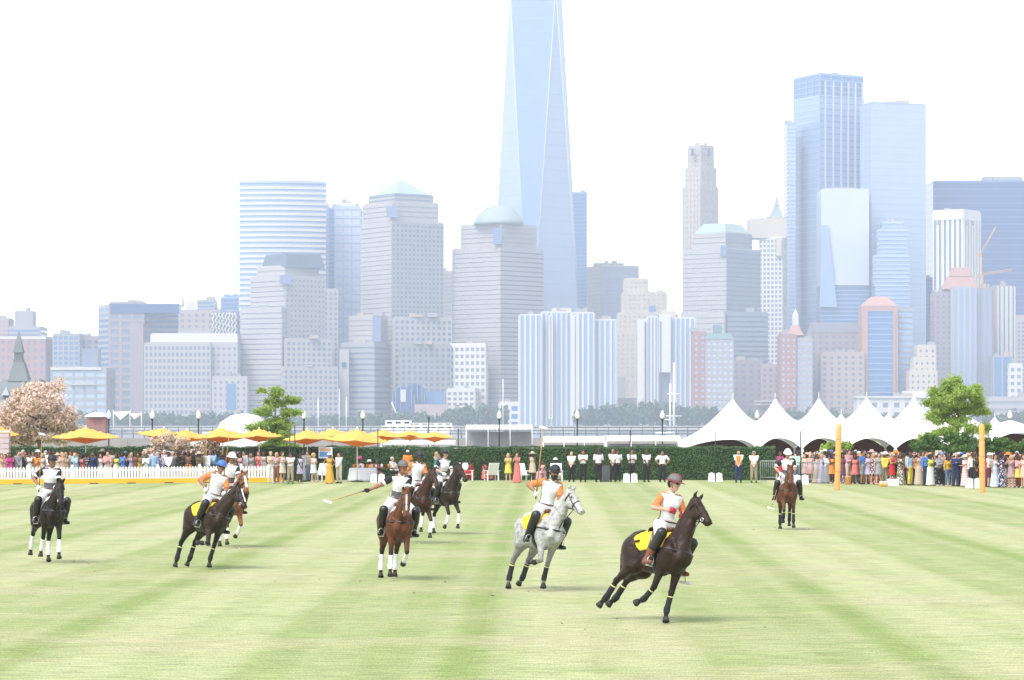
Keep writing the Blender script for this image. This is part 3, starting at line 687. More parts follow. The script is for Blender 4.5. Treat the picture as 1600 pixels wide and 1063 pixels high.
far_trees(150, 385, 644, 26); far_trees(385, 560, 648, 18); far_trees(560, 690, 643, 12); far_trees(695, 790, 634, 14); far_trees(900, 960, 632, 9); far_trees(955, 1062, 628, 16); far_trees(1060, 1130, 636, 10); far_trees(1130, 1345, 640, 22); far_trees(1345, 1460, 646, 12); far_trees(1535, 1640, 640, 12); far_trees(-40, 150, 640, 18)
me = quads_mesh('far_tree_line', leaf_cloud(26000, C, np.array(Rr), 2.6, 5, shell=.35))
o = link('far_tree_line', me, mat('far_foliage', (.045, .09, .045), .9, var=.4, scale=.08)); tag(o, 'hazy line of trees along the far shore', 'trees', kind='stuff')
struct(MB().box(-1980, 1980, 2335, 2345, -3.0, 1.4), 'sea_wall', mat('sea_wall_stone', (.30, .29, .28), .9, scale=.05))

# ------------------------------------------------------------------ haze
hz = MB().box(-2100, 2100, -260, 3100, -4.4, 432)
m = bpy.data.materials.new('haze_air'); m.use_nodes = True; n = m.node_tree; n.nodes.clear()
pv = n.nodes.new('ShaderNodeVolumePrincipled'); pv.inputs['Color'].default_value = (.81, .885, 1.0, 1); pv.inputs['Density'].default_value = 0.000175; pv.inputs['Anisotropy'].default_value = 0.0
out = n.nodes.new('ShaderNodeOutputMaterial'); n.links.new(pv.outputs[0], out.inputs['Volume'])
o = hz.build('haze', m); o['kind'] = 'stuff'; o['label'] = 'pale summer haze over the river'
# ------------------------------------------------------------------ polo ponies and their riders
def V3(*a): return np.array(a, float)
def unit(v): v = np.array(v, float); return v / np.linalg.norm(v)
def sag(deg): return V3(math.sin(R(deg)), 0, -math.cos(R(deg)))      # a bone hanging down, swung forward by deg

def coat(name, body, points, belly=None, mottled=0.0, z0=.55, z1=.85):
    if name in MATS: return MATS[name]
    m = bpy.data.materials.new(name); m.use_nodes = True; n = m.node_tree; b = n.nodes['Principled BSDF']
    b.inputs['Roughness'].default_value = .46; b.inputs['Specular IOR Level'].default_value = .2
    b.inputs['Sheen Weight'].default_value = .05; b.inputs['Sheen Roughness'].default_value = .4
    N, Lk = n.nodes.new, n.links.new
    tc = N('ShaderNodeTexCoord'); sp = N('ShaderNodeSeparateXYZ'); Lk(tc.outputs['Object'], sp.inputs[0])
    nz = N('ShaderNodeTexNoise'); nz.inputs['Scale'].default_value = 5; nz.inputs['Detail'].default_value = 5; Lk(tc.outputs['Object'], nz.inputs['Vector'])
    def mixc(fac, a, c):
        q = N('ShaderNodeMix'); q.data_type = 'RGBA'
        Lk(fac, q.inputs['Factor'])
        for k, v in (('A', a), ('B', c)):
            if isinstance(v, tuple): q.inputs[k].default_value = (*v, 1)
            else: Lk(v, q.inputs[k])
        return q.outputs['Result']
    body_c = mixc(nz.outputs['Fac'], tuple(c * .72 for c in body), tuple(min(1, c * 1.28) for c in body))
    if mottled:
        vo = N('ShaderNodeTexNoise'); vo.inputs['Scale'].default_value = 14; vo.inputs['Detail'].default_value = 2; Lk(tc.outputs['Object'], vo.inputs['Vector'])
        rp = N('ShaderNodeValToRGB'); rp.color_ramp.elements[0].position = .45; rp.color_ramp.elements[1].position = .62
        rp.color_ramp.elements[1].color = (mottled, mottled, mottled, 1); rp.color_ramp.elements[0].color = (0, 0, 0, 1); Lk(vo.outputs['Fac'], rp.inputs[0])
        body_c = mixc(rp.outputs[0], body_c, points)
    mr = N('ShaderNodeMapRange'); mr.inputs['From Min'].default_value = z0; mr.inputs['From Max'].default_value = z1; mr.inputs['To Min'].default_value = 1; mr.inputs['To Max'].default_value = 0
    ad = N('ShaderNodeMath'); ad.operation = 'MULTIPLY_ADD'; Lk(nz.outputs['Fac'], ad.inputs[0]); ad.inputs[1].default_value = .2; Lk(sp.outputs['Z'], ad.inputs[2]); Lk(ad.outputs[0], mr.inputs['Value'])
    Lk(mixc(mr.outputs[0], body_c, points), b.inputs['Base Color'])
    bn = N('ShaderNodeTexNoise'); bn.inputs['Scale'].default_value = 60; Lk(tc.outputs['Object'], bn.inputs['Vector'])
    bp = N('ShaderNodeBump'); bp.inputs['Strength'].default_value = .12; bp.inputs['Distance'].default_value = .01; Lk(bn.outputs['Fac'], bp.inputs['Height'])
    mn = N('ShaderNodeTexNoise'); mn.inputs['Scale'].default_value = 7.5; mn.inputs['Detail'].default_value = 3; Lk(tc.outputs['Object'], mn.inputs['Vector'])
    b2 = N('ShaderNodeBump'); b2.inputs['Strength'].default_value = .55; b2.inputs['Distance'].default_value = .05; Lk(mn.outputs['Fac'], b2.inputs['Height']); Lk(bp.outputs[0], b2.inputs['Normal']); Lk(b2.outputs[0], b.inputs['Normal'])
    MATS[name] = m; return m

K_black = mat('black_leather', (.012, .011, .011), .38, var=.3, scale=20, spec=.5); K_brown = mat('brown_leather', (.10, .035, .015), .45, var=.3, scale=20)
K_white = mat('white_cotton', (.70, .70, .70), .85, var=.06, scale=12, bump=.7, bscale=11); K_yellow = mat('yellow_felt', (.75, .52, .03), .85, var=.06, scale=12, bump=.2, bscale=60)
K_hoof = mat('dark_hoof', (.035, .03, .028), .6, var=.3, scale=25); K_steel = mat('stirrup_steel', (.55, .55, .54), .3, .9, scale=20); K_eye = mat('dark_eye', (.01, .006, .004), .08, var=.1, spec=.6)
K_blackcloth = mat('black_cotton', (.018, .018, .02), .85, var=.2, scale=15, bump=.2, bscale=60); K_wrapy = mat('yellow_tape', (.58, .55, .26), .7, var=.08, scale=20)
K_cane = mat('bamboo_cane', (.42, .26, .09), .5, var=.25, scale=14); K_pad = mat('white_felt', (.70, .69, .67), .9, var=.06, scale=12)

def cut(p, k): return p[:6] + (-k,)

def horse_model(o, pose):
    """Builds one pony under Empty o, in its own frame (+X forward, +Y its left). Returns the key points."""
    K = {}
    ne, nyaw, hp = R(pose.get('neck', 52)), R(pose.get('neck_yaw', 0)), R(pose.get('head', 52))
    hy = nyaw + R(pose.get('head_yaw', 0))
    P = [el((-.06, 0, 1.13), (.66, .275, .315)), el((.36, 0, 1.11), (.29, .225, .33)), el((-.54, 0, 1.18), (.36, .265, .30)),
         rc((-.1, 0, 1.33), (.30, 0, 1.40), .11, .085), rc((-.2, 0, 1.32), (-.66, 0, 1.33), .15, .11), el((.52, 0, 1.08), (.15, .17, .2)),
         rc((-.35, 0, .98), (.1, 0, .92), .17, .16)]
    for s in (1, -1):
        P += [el((-.58, s * .145, 1.06), (.25, .125, .29)), el((.36, s * .165, 1.10), (.15, .085, .27), k=.06)]
    # neck and head
    nd = V3(math.cos(ne) * math.cos(nyaw), math.cos(ne) * math.sin(nyaw), math.sin(ne)); b0 = V3(.40, 0, 1.20); lat = V3(-math.sin(nyaw), math.cos(nyaw), 0)
    m1 = b0 + nd * .38 + V3(0, 0, .02); poll = b0 + nd * .80 + V3(0, 0, .03)
    P += [rc(b0, m1, .255, .185, (lat, 1.45)), rc(m1, poll, .185, .112, (lat, 1.4)), rc(V3(.28, 0, 1.38), m1 + V3(-.05, 0, .08), .10, .08, (lat, 1.5))]
    f = V3(math.cos(hp) * math.cos(hy), math.cos(hp) * math.sin(hy), -math.sin(hp)); hl = V3(-math.sin(hy), math.cos(hy), 0); up = np.cross(f, hl)
    if up[2] < 0: up = -up
    hm, mz = poll + f * .36 - up * .015, poll + f * .50 - up * .03
    rotm = np.stack([f, hl, up], 1)
    P += [rc(poll + f * .02, hm, .112, .078, (hl, 1.22), k=.03), rc(hm, mz, .078, .072, (hl, 1.1), k=.02), el(poll + f * .15 - up * .09, (.145, .078, .108), rotm, k=.03), rc(poll + f * .2 - up * .10, mz - up * .035, .06, .04, k=.03)]
    for s in (1, -1):
        P += [el(mz + f * .03 + hl * s * .04 + up * .01, (.035, .025, .035), rotm, k=.015), el(poll + f * .15 + hl * s * .07 + up * .045, (.045, .025, .03), rotm, k=.02)]
        eb = poll + hl * s * .055 + up * .06 - f * .01; P += [rc(eb, eb + up * .07 + hl * s * .02 - f * .03, .036, .034, (f, 1.5), k=.02), rc(eb + up * .07 + hl * s * .02 - f * .03, eb + up * .155 + hl * s * .012 - f * .035, .034, .008, (f, 1.5), k=.01)]
    K.update(poll=poll, f=f, hl=hl, up=up, mz=mz, hm=hm, m1=m1, b0=b0, nd=nd, lat=lat)
    # legs
    legs = []
    for key, s in (('lf', 1), ('rf', -1)):
        a, c, q = pose[key]; y = s * .155
        sh = V3(.42, y, 1.13); e = V3(.34 + .10 * math.sin(R(a)), y, .93 + .03 * abs(math.sin(R(a))))
        kn = e + sag(a) * .43; fe = kn + sag(c) * .30; pa = fe + sag(q) * .12
        P += [rc(sh, e, .15, .105, k=.06), rc(e, e + (kn - e) * .8, .098, .052, k=.04), rc(e + (kn - e) * .75, kn, .052, .050, k=.02), rc(kn, kn + (fe - kn) * .25, .052, .036, k=.02), rc(kn + (fe - kn) * .2, fe, .036, .036, k=.02), rc(fe, pa, .045, .036, k=.02)]
        legs.append((kn, fe, pa, q, 'fore'))
    for key, s in (('lh', 1), ('rh', -1)):
        th, ga, ca, q = pose[key]; y = s * .145
        hip = V3(-.55, y, 1.15); st = hip + sag(th) * .30; ho = st + sag(ga) * .43; fe = ho + sag(ca) * .38; pa = fe + sag(q) * .12
        P += [rc(hip, st, .20, .145, k=.08), rc(st, st + (ho - st) * .65, .135, .068, k=.05), rc(st + (ho - st) * .6, ho, .068, .052, k=.03), rc(ho, ho - unit(ho - st) * -.03 + V3(-.03, 0, .03), .045, .035, k=.02), rc(ho, ho + (fe - ho) * .25, .054, .040, k=.02), rc(ho + (fe - ho) * .2, fe, .040, .038, k=.02), rc(fe, pa, .047, .038, k=.02)]
        legs.append((ho, fe, pa, q, 'hind'))
    for s in (1, -1):   # hollows between the muscles
        P += [cut(rc((-.27, s * .33, 1.22), (-.30, s * .30, .98), .06, .05), .10), cut(rc((.20, s * .315, 1.26), (.20, s * .30, 1.0), .028, .024), .07), cut(rc((.52, s * .19, 1.28), (.60, s * .13, 1.02), .022, .02), .06), cut(rc(b0 + nd * .2 + lat * s * .17 - V3(0, 0, .08), m1 + nd * .2 + lat * s * .115 - V3(-.05, 0, .06), .02, .02), .06)]
        P += [el((-.50, s * .20, 1.24), (.15, .07, .12), k=.05), el((.33, s * .21, 1.02), (.10, .06, .13), k=.04), el((.60, s * .085, 1.07), (.09, .085, .13), k=.04), rc((-.44, s * .10, 1.43), (-.64, s * .09, 1.37), .06, .07, k=.05)]
    P += [cut(rc((.74, 0, 1.16), (.70, 0, .92), .03, .03), .06)]
    link('body', sdf_mesh('pony_body', P, .0195, .06), pose['coat'], o)
    # tail, tied short
    t0 = V3(-.86, 0, 1.36); tw = pose.get('tail', 0)
    link('tail', sdf_mesh('pony_tail', [rc(V3(-.80, 0, 1.38), V3(-.92, 0, 1.28), .05, .055), rc(V3(-.92, 0, 1.28), V3(-.97 - tw, .02, 1.0), .055, .06), rc(V3(-.97 - tw, .02, 1.0), V3(-.98 - 2 * tw, .03, .78), .06, .025)], .02, .03), pose['dark'], o)
    zmin = []
    for kn, fe, pa, q, kind in legs:
        dirv = sag(q); tip = pa + dirv * .075; mb = MB(); fw = V3(math.cos(R(q)), 0, math.sin(R(q)))
        mb.tube([pa - dirv * .012, pa + dirv * .02 + fw * .008, tip + fw * .02], [.043, .052, .064], 12); mb.build('hoof', K_hoof, o)
        zmin += [tip + fw * s1 * .06 + V3(0, s2 * .06, 0) for s1 in (-1, 1) for s2 in (-1, 1)]
        dv = fe - kn; i0 = .16 if kind == 'fore' else .22
        wr = pose['wrap']
        col_ = wr[0] if kind == 'fore' else wr[1]
        r0 = .049 if kind == 'fore' else .053
        w_ = link('leg_wrap', sdf_mesh('leg_wrap', [rc(kn + dv * i0, fe + dv * -.08, r0, r0 * .98), rc(fe - dv * .08, fe + (pa - fe) * .35, r0 * 1.02, r0 * 1.04)], .0115, .03, clips=[(kn + dv * i0, -dv), (fe + (pa - fe) * .45, pa - fe)]), col_, o)
        if wr[2]:
            MB().tube([kn + dv * (i0 + .05), kn + dv * (i0 + .11)], r0 + .004, 12).build('tape_band', wr[2], w_)
    # tack: pad, saddle, girth, breast strap, bridle, reins
    pad = [rc((-.36, 0, 1.13), (.20, 0, 1.16), .325, .305, ((0, 0, 1), .92))]
    def shell(name, x0, x1, zc, m, prims, inf, rs=.02):
        return link(name, sdf_mesh(name, prims, rs, .075, inflate=inf, clips=[((x0, 0, 1.3), (-1, 0, .15)), ((x1, 0, 1.3), (1, 0, .5)), ((0, 0, zc), (.12, 0, -1)), ((x0 + .05, 0, zc + .12), (-1, 0, -.8)), ((x0 + .13, 0, zc + .03), (-.6, 0, -1))]), m, o)
    trunk = P[:11] + [p for p in P if p[0] == 'el' and abs(p[1][1]) in (.20, .21)]
    if pose.get('pad') is not None:
        pd = shell('saddle_pad', -.46, .30, 1.12, pose['pad'], trunk, .018)
        if pose.get('mark'):     # the small dark emblem on the near side
            for s in (-1, 1):
                mb = MB(); y = s * .318
                pts = [(-.40, .0), (-.36, .035), (-.33, .02), (-.29, .045), (-.27, .035), (-.31, .005), (-.35, -.005)]
                yy = [(-.30 * 1)] ; mb.add([(x, s * (.296 if i < 3 else .304), 1.235 + z) for i, (x, z) in enumerate(pts)] + [(x, s * .27, 1.235 + z) for x, z in pts], [tuple(range(7)), tuple(range(13, 6, -1))] + [(i, (i + 1) % 7, 7 + (i + 1) % 7, 7 + i) for i in range(7)])
                mb.build('emblem', K_blackcloth, pd)
    sdl = [rc((-.24, 0, 1.475), (.02, 0, 1.455), .085, .075, ((0, 1, 0), .55)), rc((.02, 0, 1.455), (.18, 0, 1.53), .075, .05, ((0, 1, 0), .6)), rc((-.24, 0, 1.475), (-.30, 0, 1.53), .07, .045, ((0, 1, 0), .5))]
    link('saddle', sdf_mesh('saddle', sdl, .018, .05), pose.get('saddle', K_brown), o)
    for s in (1, -1):
        fl = sdf_mesh('saddle_flap', [rc((.02, s * .20, 1.40), (.10, s * .315, 1.12), .12, .10, ((0, 1, 0), 3.6))], .018, .03); link('saddle_flap', fl, pose.get('saddle', K_brown), o)
    girth = sdf_mesh('girth', trunk, .02, .075, inflate=.016, clips=[((.06, 0, 0), (-1, 0, 0)), ((.17, 0, 0), (1, 0, 0)), ((0, 0, 1.2), (0, 0, 1))]); link('girth', girth, K_black, o)
    allp = trunk + P[11:14]
    bs = sdf_mesh('breast_strap', allp + [p for p in P if p[0] == 'rc' and p[3] == .15 and p[4] == .105], .02, .075, inflate=.012, clips=[((.12, 0, 0), (-1, 0, 0)), ((0, 0, 1.185), (0, 0, 1)), ((0, 0, 1.135), (0, 0, -1))]); link('breast_strap', bs, K_black, o)
    br = MB()
    def ring(c, nrm, u, v, a, b_, r=.011, n=20): br.tube([c + u * a * math.cos(2 * math.pi * i / n) + v * b_ * math.sin(2 * math.pi * i / n) for i in range(n + 1)], r, 5, caps=False)
    ring(poll + f * .31 - up * .03, f, hl, up, .076, .098); ring(poll + f * .08 - up * .04, f, hl, up, .10, .135)
    for s in (1, -1):
        br.tube([poll + up * .10 + f * .03, poll + f * .06 + hl * s * .092 + up * .03, poll + f * .24 + hl * s * .082 - up * .03, poll + f * .43 + hl * s * .064 - up * .05], .010, 5)
    br.build('bridle', K_black, o)
    bits = [poll + f * .43 + hl * s * .07 - up * .055 for s in (1, -1)]
    for bpt in bits: MB().tube([bpt + f * .03 * math.cos(2 * math.pi * i / 12) + up * .03 * math.sin(2 * math.pi * i / 12) for i in range(13)], .008, 5, caps=False).build('bit_ring', K_steel, o)
    hand = V3(*pose.get('rein_hand', (.36, .05, 1.74))); K['rein_hand'] = hand
    for bpt in bits:
        mid = (bpt + hand) / 2 - V3(0, 0, .05); MB().tube([bpt, mid, hand], .008, 5).build('rein', K_black, o)
    MB().tube([poll + f * .33 - up * .09, (poll + f * .3 + b0) / 2 - V3(0, 0, .12), V3(.60, 0, 1.02)], .010, 5).build('martingale', K_black, o)
    for s in (1, -1):
        bpy_eye = MB(); c = poll + f * .165 + hl * s * .088 + up * .042
        bpy_eye.lathe([(.001, -.018), (.013, -.012), (.018, 0), (.013, .012), (.001, .018)], 10); e = bpy_eye.build('eye', K_eye, o); e.location = c
    if pose.get('blaze'):
        hw = pose['blaze'] / 2; hp_ = [p for p in P if p[0] == 'rc' and (np.allclose(p[2], hm) or np.allclose(p[1], hm))]
        link('blaze', sdf_mesh('blaze', hp_, .011, .03, .006, clips=[(poll + hl * hw, hl), (poll - hl * hw, -hl), (poll + up * .01, -up), (poll + f * .44, f), (poll + f * .09, -f)]), K_pad, o)
    for s in (1, -1):
        e = MB().lathe([(.001, -.016), (.011, -.010), (.015, 0), (.011, .010), (.001, .016)], 8).build('nostril', K_eye, o); e.location = mz + f * .050 + hl * s * .046 + up * .018
    return K, zmin

def ik(a, b, l1, l2, hint):
    d = b - a; L = min(np.linalg.norm(d), (l1 + l2) * .995); u = unit(d)
    x = (l1 * l1 - l2 * l2 + L * L) / (2 * L); h = math.sqrt(max(l1 * l1 - x * x, 0)); hv = np.array(hint, float); hv = unit(hv - u * hv.dot(u))
    return a + u * x + hv * h, a + u * L

def hand_prims(wr, a, g, s):
    """A hand closed on a grip: a points from wrist to knuckles, g along the thing held; five fingers of unequal length."""
    a, g = unit(a), unit(np.array(g, float) - unit(a) * np.dot(g, unit(a))); e = np.cross(g, a) * s
    gc = wr + a * .085 + e * .012
    P = [rc(wr, wr + a * .06, .030, .036, (e, 1.5)), el(wr + a * .055, (.045, .042, .042))]
    for i in range(4):
        o = g * (i - 1.5) * .0225; r = .0105 - .0008 * abs(i - 1); q = [1.0, 1.08, 1.02, .85][i]
        p0 = wr + a * .085 + o - e * .018; p1 = gc + o + a * .034 * q - e * .004; p2 = gc + o + a * .026 * q + e * .03 * q; p3 = gc + o - a * .012 + e * .034 * q
        P += [rc(p0, p1, r * 1.1, r, k=.008), rc(p1, p2, r, r * .95, k=.006), rc(p2, p3, r * .95, r * .8, k=.006)]
    t0 = wr + a * .03 - g * .04 + e * .01; t1 = t0 + a * .035 - g * .012 + e * .015; t2 = t1 + a * .025 + g * .012 + e * .022
    return P + [rc(t0, t1, .015, .013, k=.01), rc(t1, t2, .013, .010, k=.006)], gc, g

def head_prims(c, f, u, l, wide=1.0):
    """A head with brow, nose, lips, chin and ears round centre c (f: where it faces, u: up, l: its left)."""
    rt = np.stack([f, l, u], 1)
    P = [el(c + u * .025, (.098, .078 * wide, .10), rt), el(c + f * .022 - u * .05, (.072, .060 * wide, .078), rt, k=.03), rc(c + f * .088 + u * .012, c + f * .112 - u * .026, .010, .016, k=.012),
         el(c + f * .082 - u * .066, (.018, .026, .010), rt, k=.01), el(c + f * .074 - u * .105, (.022, .026, .020), rt, k=.02), rc(c + f * .082 + u * .028 + l * .038, c + f * .082 + u * .028 - l * .038, .014, .014, k=.015)]
    for s in (1, -1): P += [el(c + l * s * .078 * wide - u * .012 - f * .005, (.024, .010, .033), rt, k=.01), el(c + f * .068 - u * .03 + l * s * .036, (.024, .022, .024), rt, k=.02)]
    return P

SK = [mat('skin_tone_a', (.42, .235, .16), .5, var=.08, scale=18), mat('skin_tone_b', (.27, .135, .082), .5, var=.08, scale=18), mat('skin_tone_c', (.13, .06, .036), .5, var=.08, scale=18), mat('skin_tone_d', (.47, .29, .215), .5, var=.08, scale=18), mat('skin_tone_e', (.07, .033, .022), .5, var=.08, scale=18)]

def rider_model(o, K, cfg):
    ln, tw = R(cfg.get('lean', 8)), R(cfg.get('twist', 0)); sl = R(cfg.get('side', 0))
    u = unit(V3(math.sin(ln), -math.sin(sl), math.cos(ln))); f0 = V3(math.cos(tw), math.sin(tw), 0); l = unit(np.cross(u, f0)); f = np.cross(l, u)
    pel = V3(-.04, 0, 1.615) + V3(*cfg.get('seat', (0, 0, 0))); wf = .88 if cfg.get('woman') else 1.0
    sh = [pel + u * .47 + l * s * .175 * wf for s in (1, -1)]
    hyaw = R(cfg.get('look', 0)); hf = f * math.cos(hyaw) + l * math.sin(hyaw); hpch = R(cfg.get('nod', 4)); hc = pel + u * .705 + f * .035; hu = unit(u * math.cos(hpch) + hf * math.sin(hpch)); hf = unit(hf - hu * hf.dot(hu)); hl = np.cross(hu, hf)
    rt = np.stack([f, l, u], 1)
    torso = [el(pel, (.12, .165 * (1.04 if wf < 1 else 1), .12), rt), rc(pel + u * .06, pel + u * .26, .128 * wf, .132 * wf, (f, 1.22)), el(pel + u * .34 + f * .012, (.118, .165 * wf, .17), rt), rc(sh[0] - l * .03, sh[1] + l * .03, .072, .072)]
    if wf < 1: torso.append(rc(pel + u * .34 + f * .075 + l * .06, pel + u * .34 + f * .075 - l * .06, .062, .062))
    neck = [rc(pel + u * .50, hc - u * .05, .058 * wf, .054 * wf)]
    head = head_prims(hc, hf, hu, hl)
    arms, hands, uppers, fores = [], [], [], []
    for i, s in enumerate((1, -1)):
        tgt, g, hint = cfg['hands'][i]
        tgt = V3(*tgt)
        e, wr = ik(sh[i], tgt, .29, .255, hint)
        uppers.append([rc(sh[i], e, .062 * wf, .046 * wf)]); fores.append([rc(e, e + (wr - e) * .4, .046 * wf, .043 * wf), rc(e + (wr - e) * .4, wr, .043 * wf, .029)])
        hp, gc, gd = hand_prims(wr, unit(wr - e), g, s); hands.append((hp, gc, gd))
        arms += uppers[-1] + fores[-1] + [rc(wr, wr + unit(wr - e) * .06, .03, .034)]
    legs, thigh, calf, knees, ank = [], [], [], [], []
    for i, s in enumerate((1, -1)):
        hip = pel + V3(.0, s * .10, -.03); kn = V3(.30, s * .345, 1.335) + V3(*cfg.get('knee', (0, 0, 0))); an = V3(.12, s * .355, .935) + V3(*cfg.get('ankle', (0, 0, 0))) * V3(1, s, 1); an[0] += cfg.get('foot_back', (0, 0))[i]; toe = an + V3(.17, s * .05, -.015)
        th = [rc(hip, kn, .105, .068)]; cf = [rc(kn, kn + (an - kn) * .35, .062, .064), rc(kn + (an - kn) * .35, an, .064, .043), rc(an + V3(-.03, 0, -.045), toe + V3(0, 0, -.035), .040, .033, ((0, 0, 1), 1.15)), rc(an, an + V3(-.02, 0, -.05), .043, .042)]
        thigh.append(th); calf.append(cf); legs += th + cf; knees.append((kn, an)); ank.append((an, toe))
    body = torso + neck + head + arms + legs
    bd = link('body', sdf_mesh('rider_body', body, .0145, .03), SK[cfg.get('skin', 0)], o)
    # clothes
    wp, wn = pel + u * .03, -u
    neckclip = (pel + u * .525 + f * .01, u * .8 + f * .25)
    tj = torso + [rc(sh[i], sh[i] + (uppers[i][0][2] - sh[i]) * .35, .062 * wf, .058 * wf) for i in (0, 1)]
    fr, bk = cfg['front'], cfg['back']
    link('jersey', sdf_mesh('jersey_front', tj, .0145, .03, .014, clips=[(wp, wn), neckclip, (pel - f * .02, -f)]), fr, o)
    link('jersey_back', sdf_mesh('jersey_back', tj, .0145, .03, .0142, clips=[(wp, wn), neckclip, (pel - f * .02 + f * .001, f)]), bk, o)
    if cfg.get('hem'):
        link('jersey_hem', sdf_mesh('jersey_hem', tj, .0145, .03, .0175, clips=[(wp, wn), (pel + u * .20, u), (pel - f * .02, -f)]), cfg['hem'], o)
    if cfg.get('panel'):
        link('side_panel', sdf_mesh('side_panel', tj, .0145, .03, .0185, clips=[(wp, wn), (pel + u * .36, u), (pel - f * .045, -f), (pel + f * .005, f)]), cfg['panel'], o)
    cl = sdf_mesh('collar', [rc(pel + u * .515, pel + u * .545 + f * .008, .072 * wf, .068 * wf)], .012, .02, .004, clips=[(pel + u * .56 + f * .01, u), (pel + u * .545 + f * .055, f * .9 + u * .6)]); link('collar', cl, cfg.get('collar', fr), o)
    for i in (0, 1):
        e = uppers[i][0][2]; ax = unit(e - sh[i]); sl_ = link('sleeve', sdf_mesh('sleeve', uppers[i] + [rc(e, e + (fores[i][1][2] - e) * .3, .046, .044)], .0145, .02, .018, clips=[(e - ax * (.02 if not cfg.get('long') else -.3), ax)] if not cfg.get('long') else ()), cfg['sleeve'], o)
        if cfg.get('cuff'):
            link('sleeve_band', sdf_mesh('sleeve_band', uppers[i], .0125, .02, .022, clips=[(e - ax * .03, ax), (e - ax * .10, -ax)]), cfg['cuff'], sl_)
        if cfg.get('long'):
            pass
        link('glove', sdf_mesh('glove', hands[i][0], .0065, .012, .002), cfg.get('glove', K_white), o)
    link('breeches', sdf_mesh('breeches', torso[:2] + thigh[0] + thigh[1], .0145, .04, .019, clips=[(pel + u * .07, u)]), cfg.get('breeches', K_white), o)
    MB().tube([pel + u * .055 + (f * .132 * math.cos(a) + l * .168 * math.sin(a)) * 1.08 for a in np.linspace(0, 2 * math.pi, 25)], .014, 6, caps=False).build('belt', K_brown, o)
    bootm = cfg.get('boot', K_black)
    for i in (0, 1):
        kn, an = knees[i]; ax = unit(an - kn)
        link('boot', sdf_mesh('boot', calf[i], .0125, .025, .013, clips=[(kn + ax * .02, -ax)]), bootm, o)
        sidev = V3(0, (1, -1)[i], 0); kf = unit(np.cross(np.cross(ax, V3(1, 0, .3)), ax))
        link('knee_pad', sdf_mesh('knee_pad', [rc(kn - ax * .07, kn + ax * .20, .088, .078)], .0135, .02, .008, clips=[(kn - kf * .04, -kf)]), cfg.get('knee_pad', K_black), o)
        an, toe = ank[i]; mb = MB(); c = an + V3(.10, 0, -.02)
        mb.tube([c + V3(0, .065 * math.cos(a), .085 * math.sin(a) + (-.0)) for a in np.linspace(R(-60), R(240), 14)], .007, 5); mb.box(c[0] - .03, c[0] + .03, c[1] - .055, c[1] + .055, c[2] - .088, c[2] - .074); mb.tube([c + V3(0, 0, .085), V3(.06, c[1] * .93, 1.40)], .010, 5)
        mb.build('stirrup', K_steel, o)
    # helmet, strap, glasses, hair
    rth = np.stack([hf, hl, hu], 1); hm = cfg['helmet']; sty = cfg.get('brim', 'round')
    hp = [el(hc + hu * .045, (.128, .108, .115), rth)]
    hel = link('helmet', sdf_mesh('helmet', hp, .0125, .02, .004, clips=[(hc + hu * .038, -hu)]), hm, o)
    mb = MB(); rr = []
    for ring_, (rx, dz) in enumerate(((.9, .0), (1.0, .012), (1.0, .0))): pass
    n = 28; vs = []
    for q, dz in ((.92, .050), (1.28, .030), (1.28, .022), (.92, .036)):
        for i in range(n):
            a = 2 * math.pi * i / n; fr_ = 1 + (.22 * max(0, math.cos(a)) if q > 1 else 0); p = hc + hu * (dz - (.018 * abs(math.sin(a)) * -1 if sty == 'hat' and q > 1 else 0)) + hf * .128 * q * fr_ * math.cos(a) + hl * .108 * q * math.sin(a); vs.append(p)
    fs = [(r_ * n + i, r_ * n + (i + 1) % n, ((r_ + 1) % 4) * n + (i + 1) % n, ((r_ + 1) % 4) * n + i) for r_ in range(4) for i in range(n)]
    mb.add(vs, fs, True); mb.build('helmet_brim', cfg.get('brim_mat', hm), hel)
    if cfg.get('stripe'): MB().strap([hc + hu * (.045 + .123 * math.sin(a)) + hf * .136 * math.cos(a) for a in np.linspace(R(8), R(172), 12)], tuple(hl), .03, .010).build('helmet_stripe', cfg['stripe'], hel)
    MB().tube([hc + hl * .092 + hu * .04, hc + hl * .074 - hu * .06 + hf * .02, hc - hu * .125 + hf * .055, hc - hl * .074 - hu * .06 + hf * .02, hc - hl * .092 + hu * .04], .007, 5).build('chin_strap', K_black, o)
    if cfg.get('glasses', True):
        mb = MB()
        for s in (1, -1):
            c = hc + hf * .098 + hl * s * .036 + hu * .004; mb.add([c + hl * a * .030 + hu * b * .019 + hf * (dd - .018 * abs(s * .036 + a * .03) / .066) for dd in (.008, -.006) for a, b in ((-1, -.7), (-.3, -1), (.6, -1), (1, -.3), (1, .7), (-1, .8))], [(5, 4, 3, 2, 1, 0), (6, 7, 8, 9, 10, 11)] + [(i, (i + 1) % 6, 6 + (i + 1) % 6, 6 + i) for i in range(6)])
            mb.tube([c + hl * s * .03 - hf * .012, hc + hl * s * .08 + hu * .004], .004, 4)
        mb.tube([hc + hf * .107 + hl * .01 + hu * .008, hc + hf * .107 - hl * .01 + hu * .008], .004, 4); mb.build('sunglasses', K_eye, o)
    hairm = cfg.get('hair', mat('dark_hair', (.02, .013, .01), .6, var=.3, scale=30))
    hr = [el(hc - hf * .035 - hu * .01, (.078, .081, .085), rth)]
    if cfg.get('woman') and cfg.get('tail', True): hr += [rc(hc - hf * .085 - hu * .05, hc - hf * .12 - hu * .18, .035, .02)]
    link('hair', sdf_mesh('rider_hair', hr, .0125, .02, .004, clips=[(hc + hu * .05, hu), (hc + hf * -.005, hf)]), hairm, o)
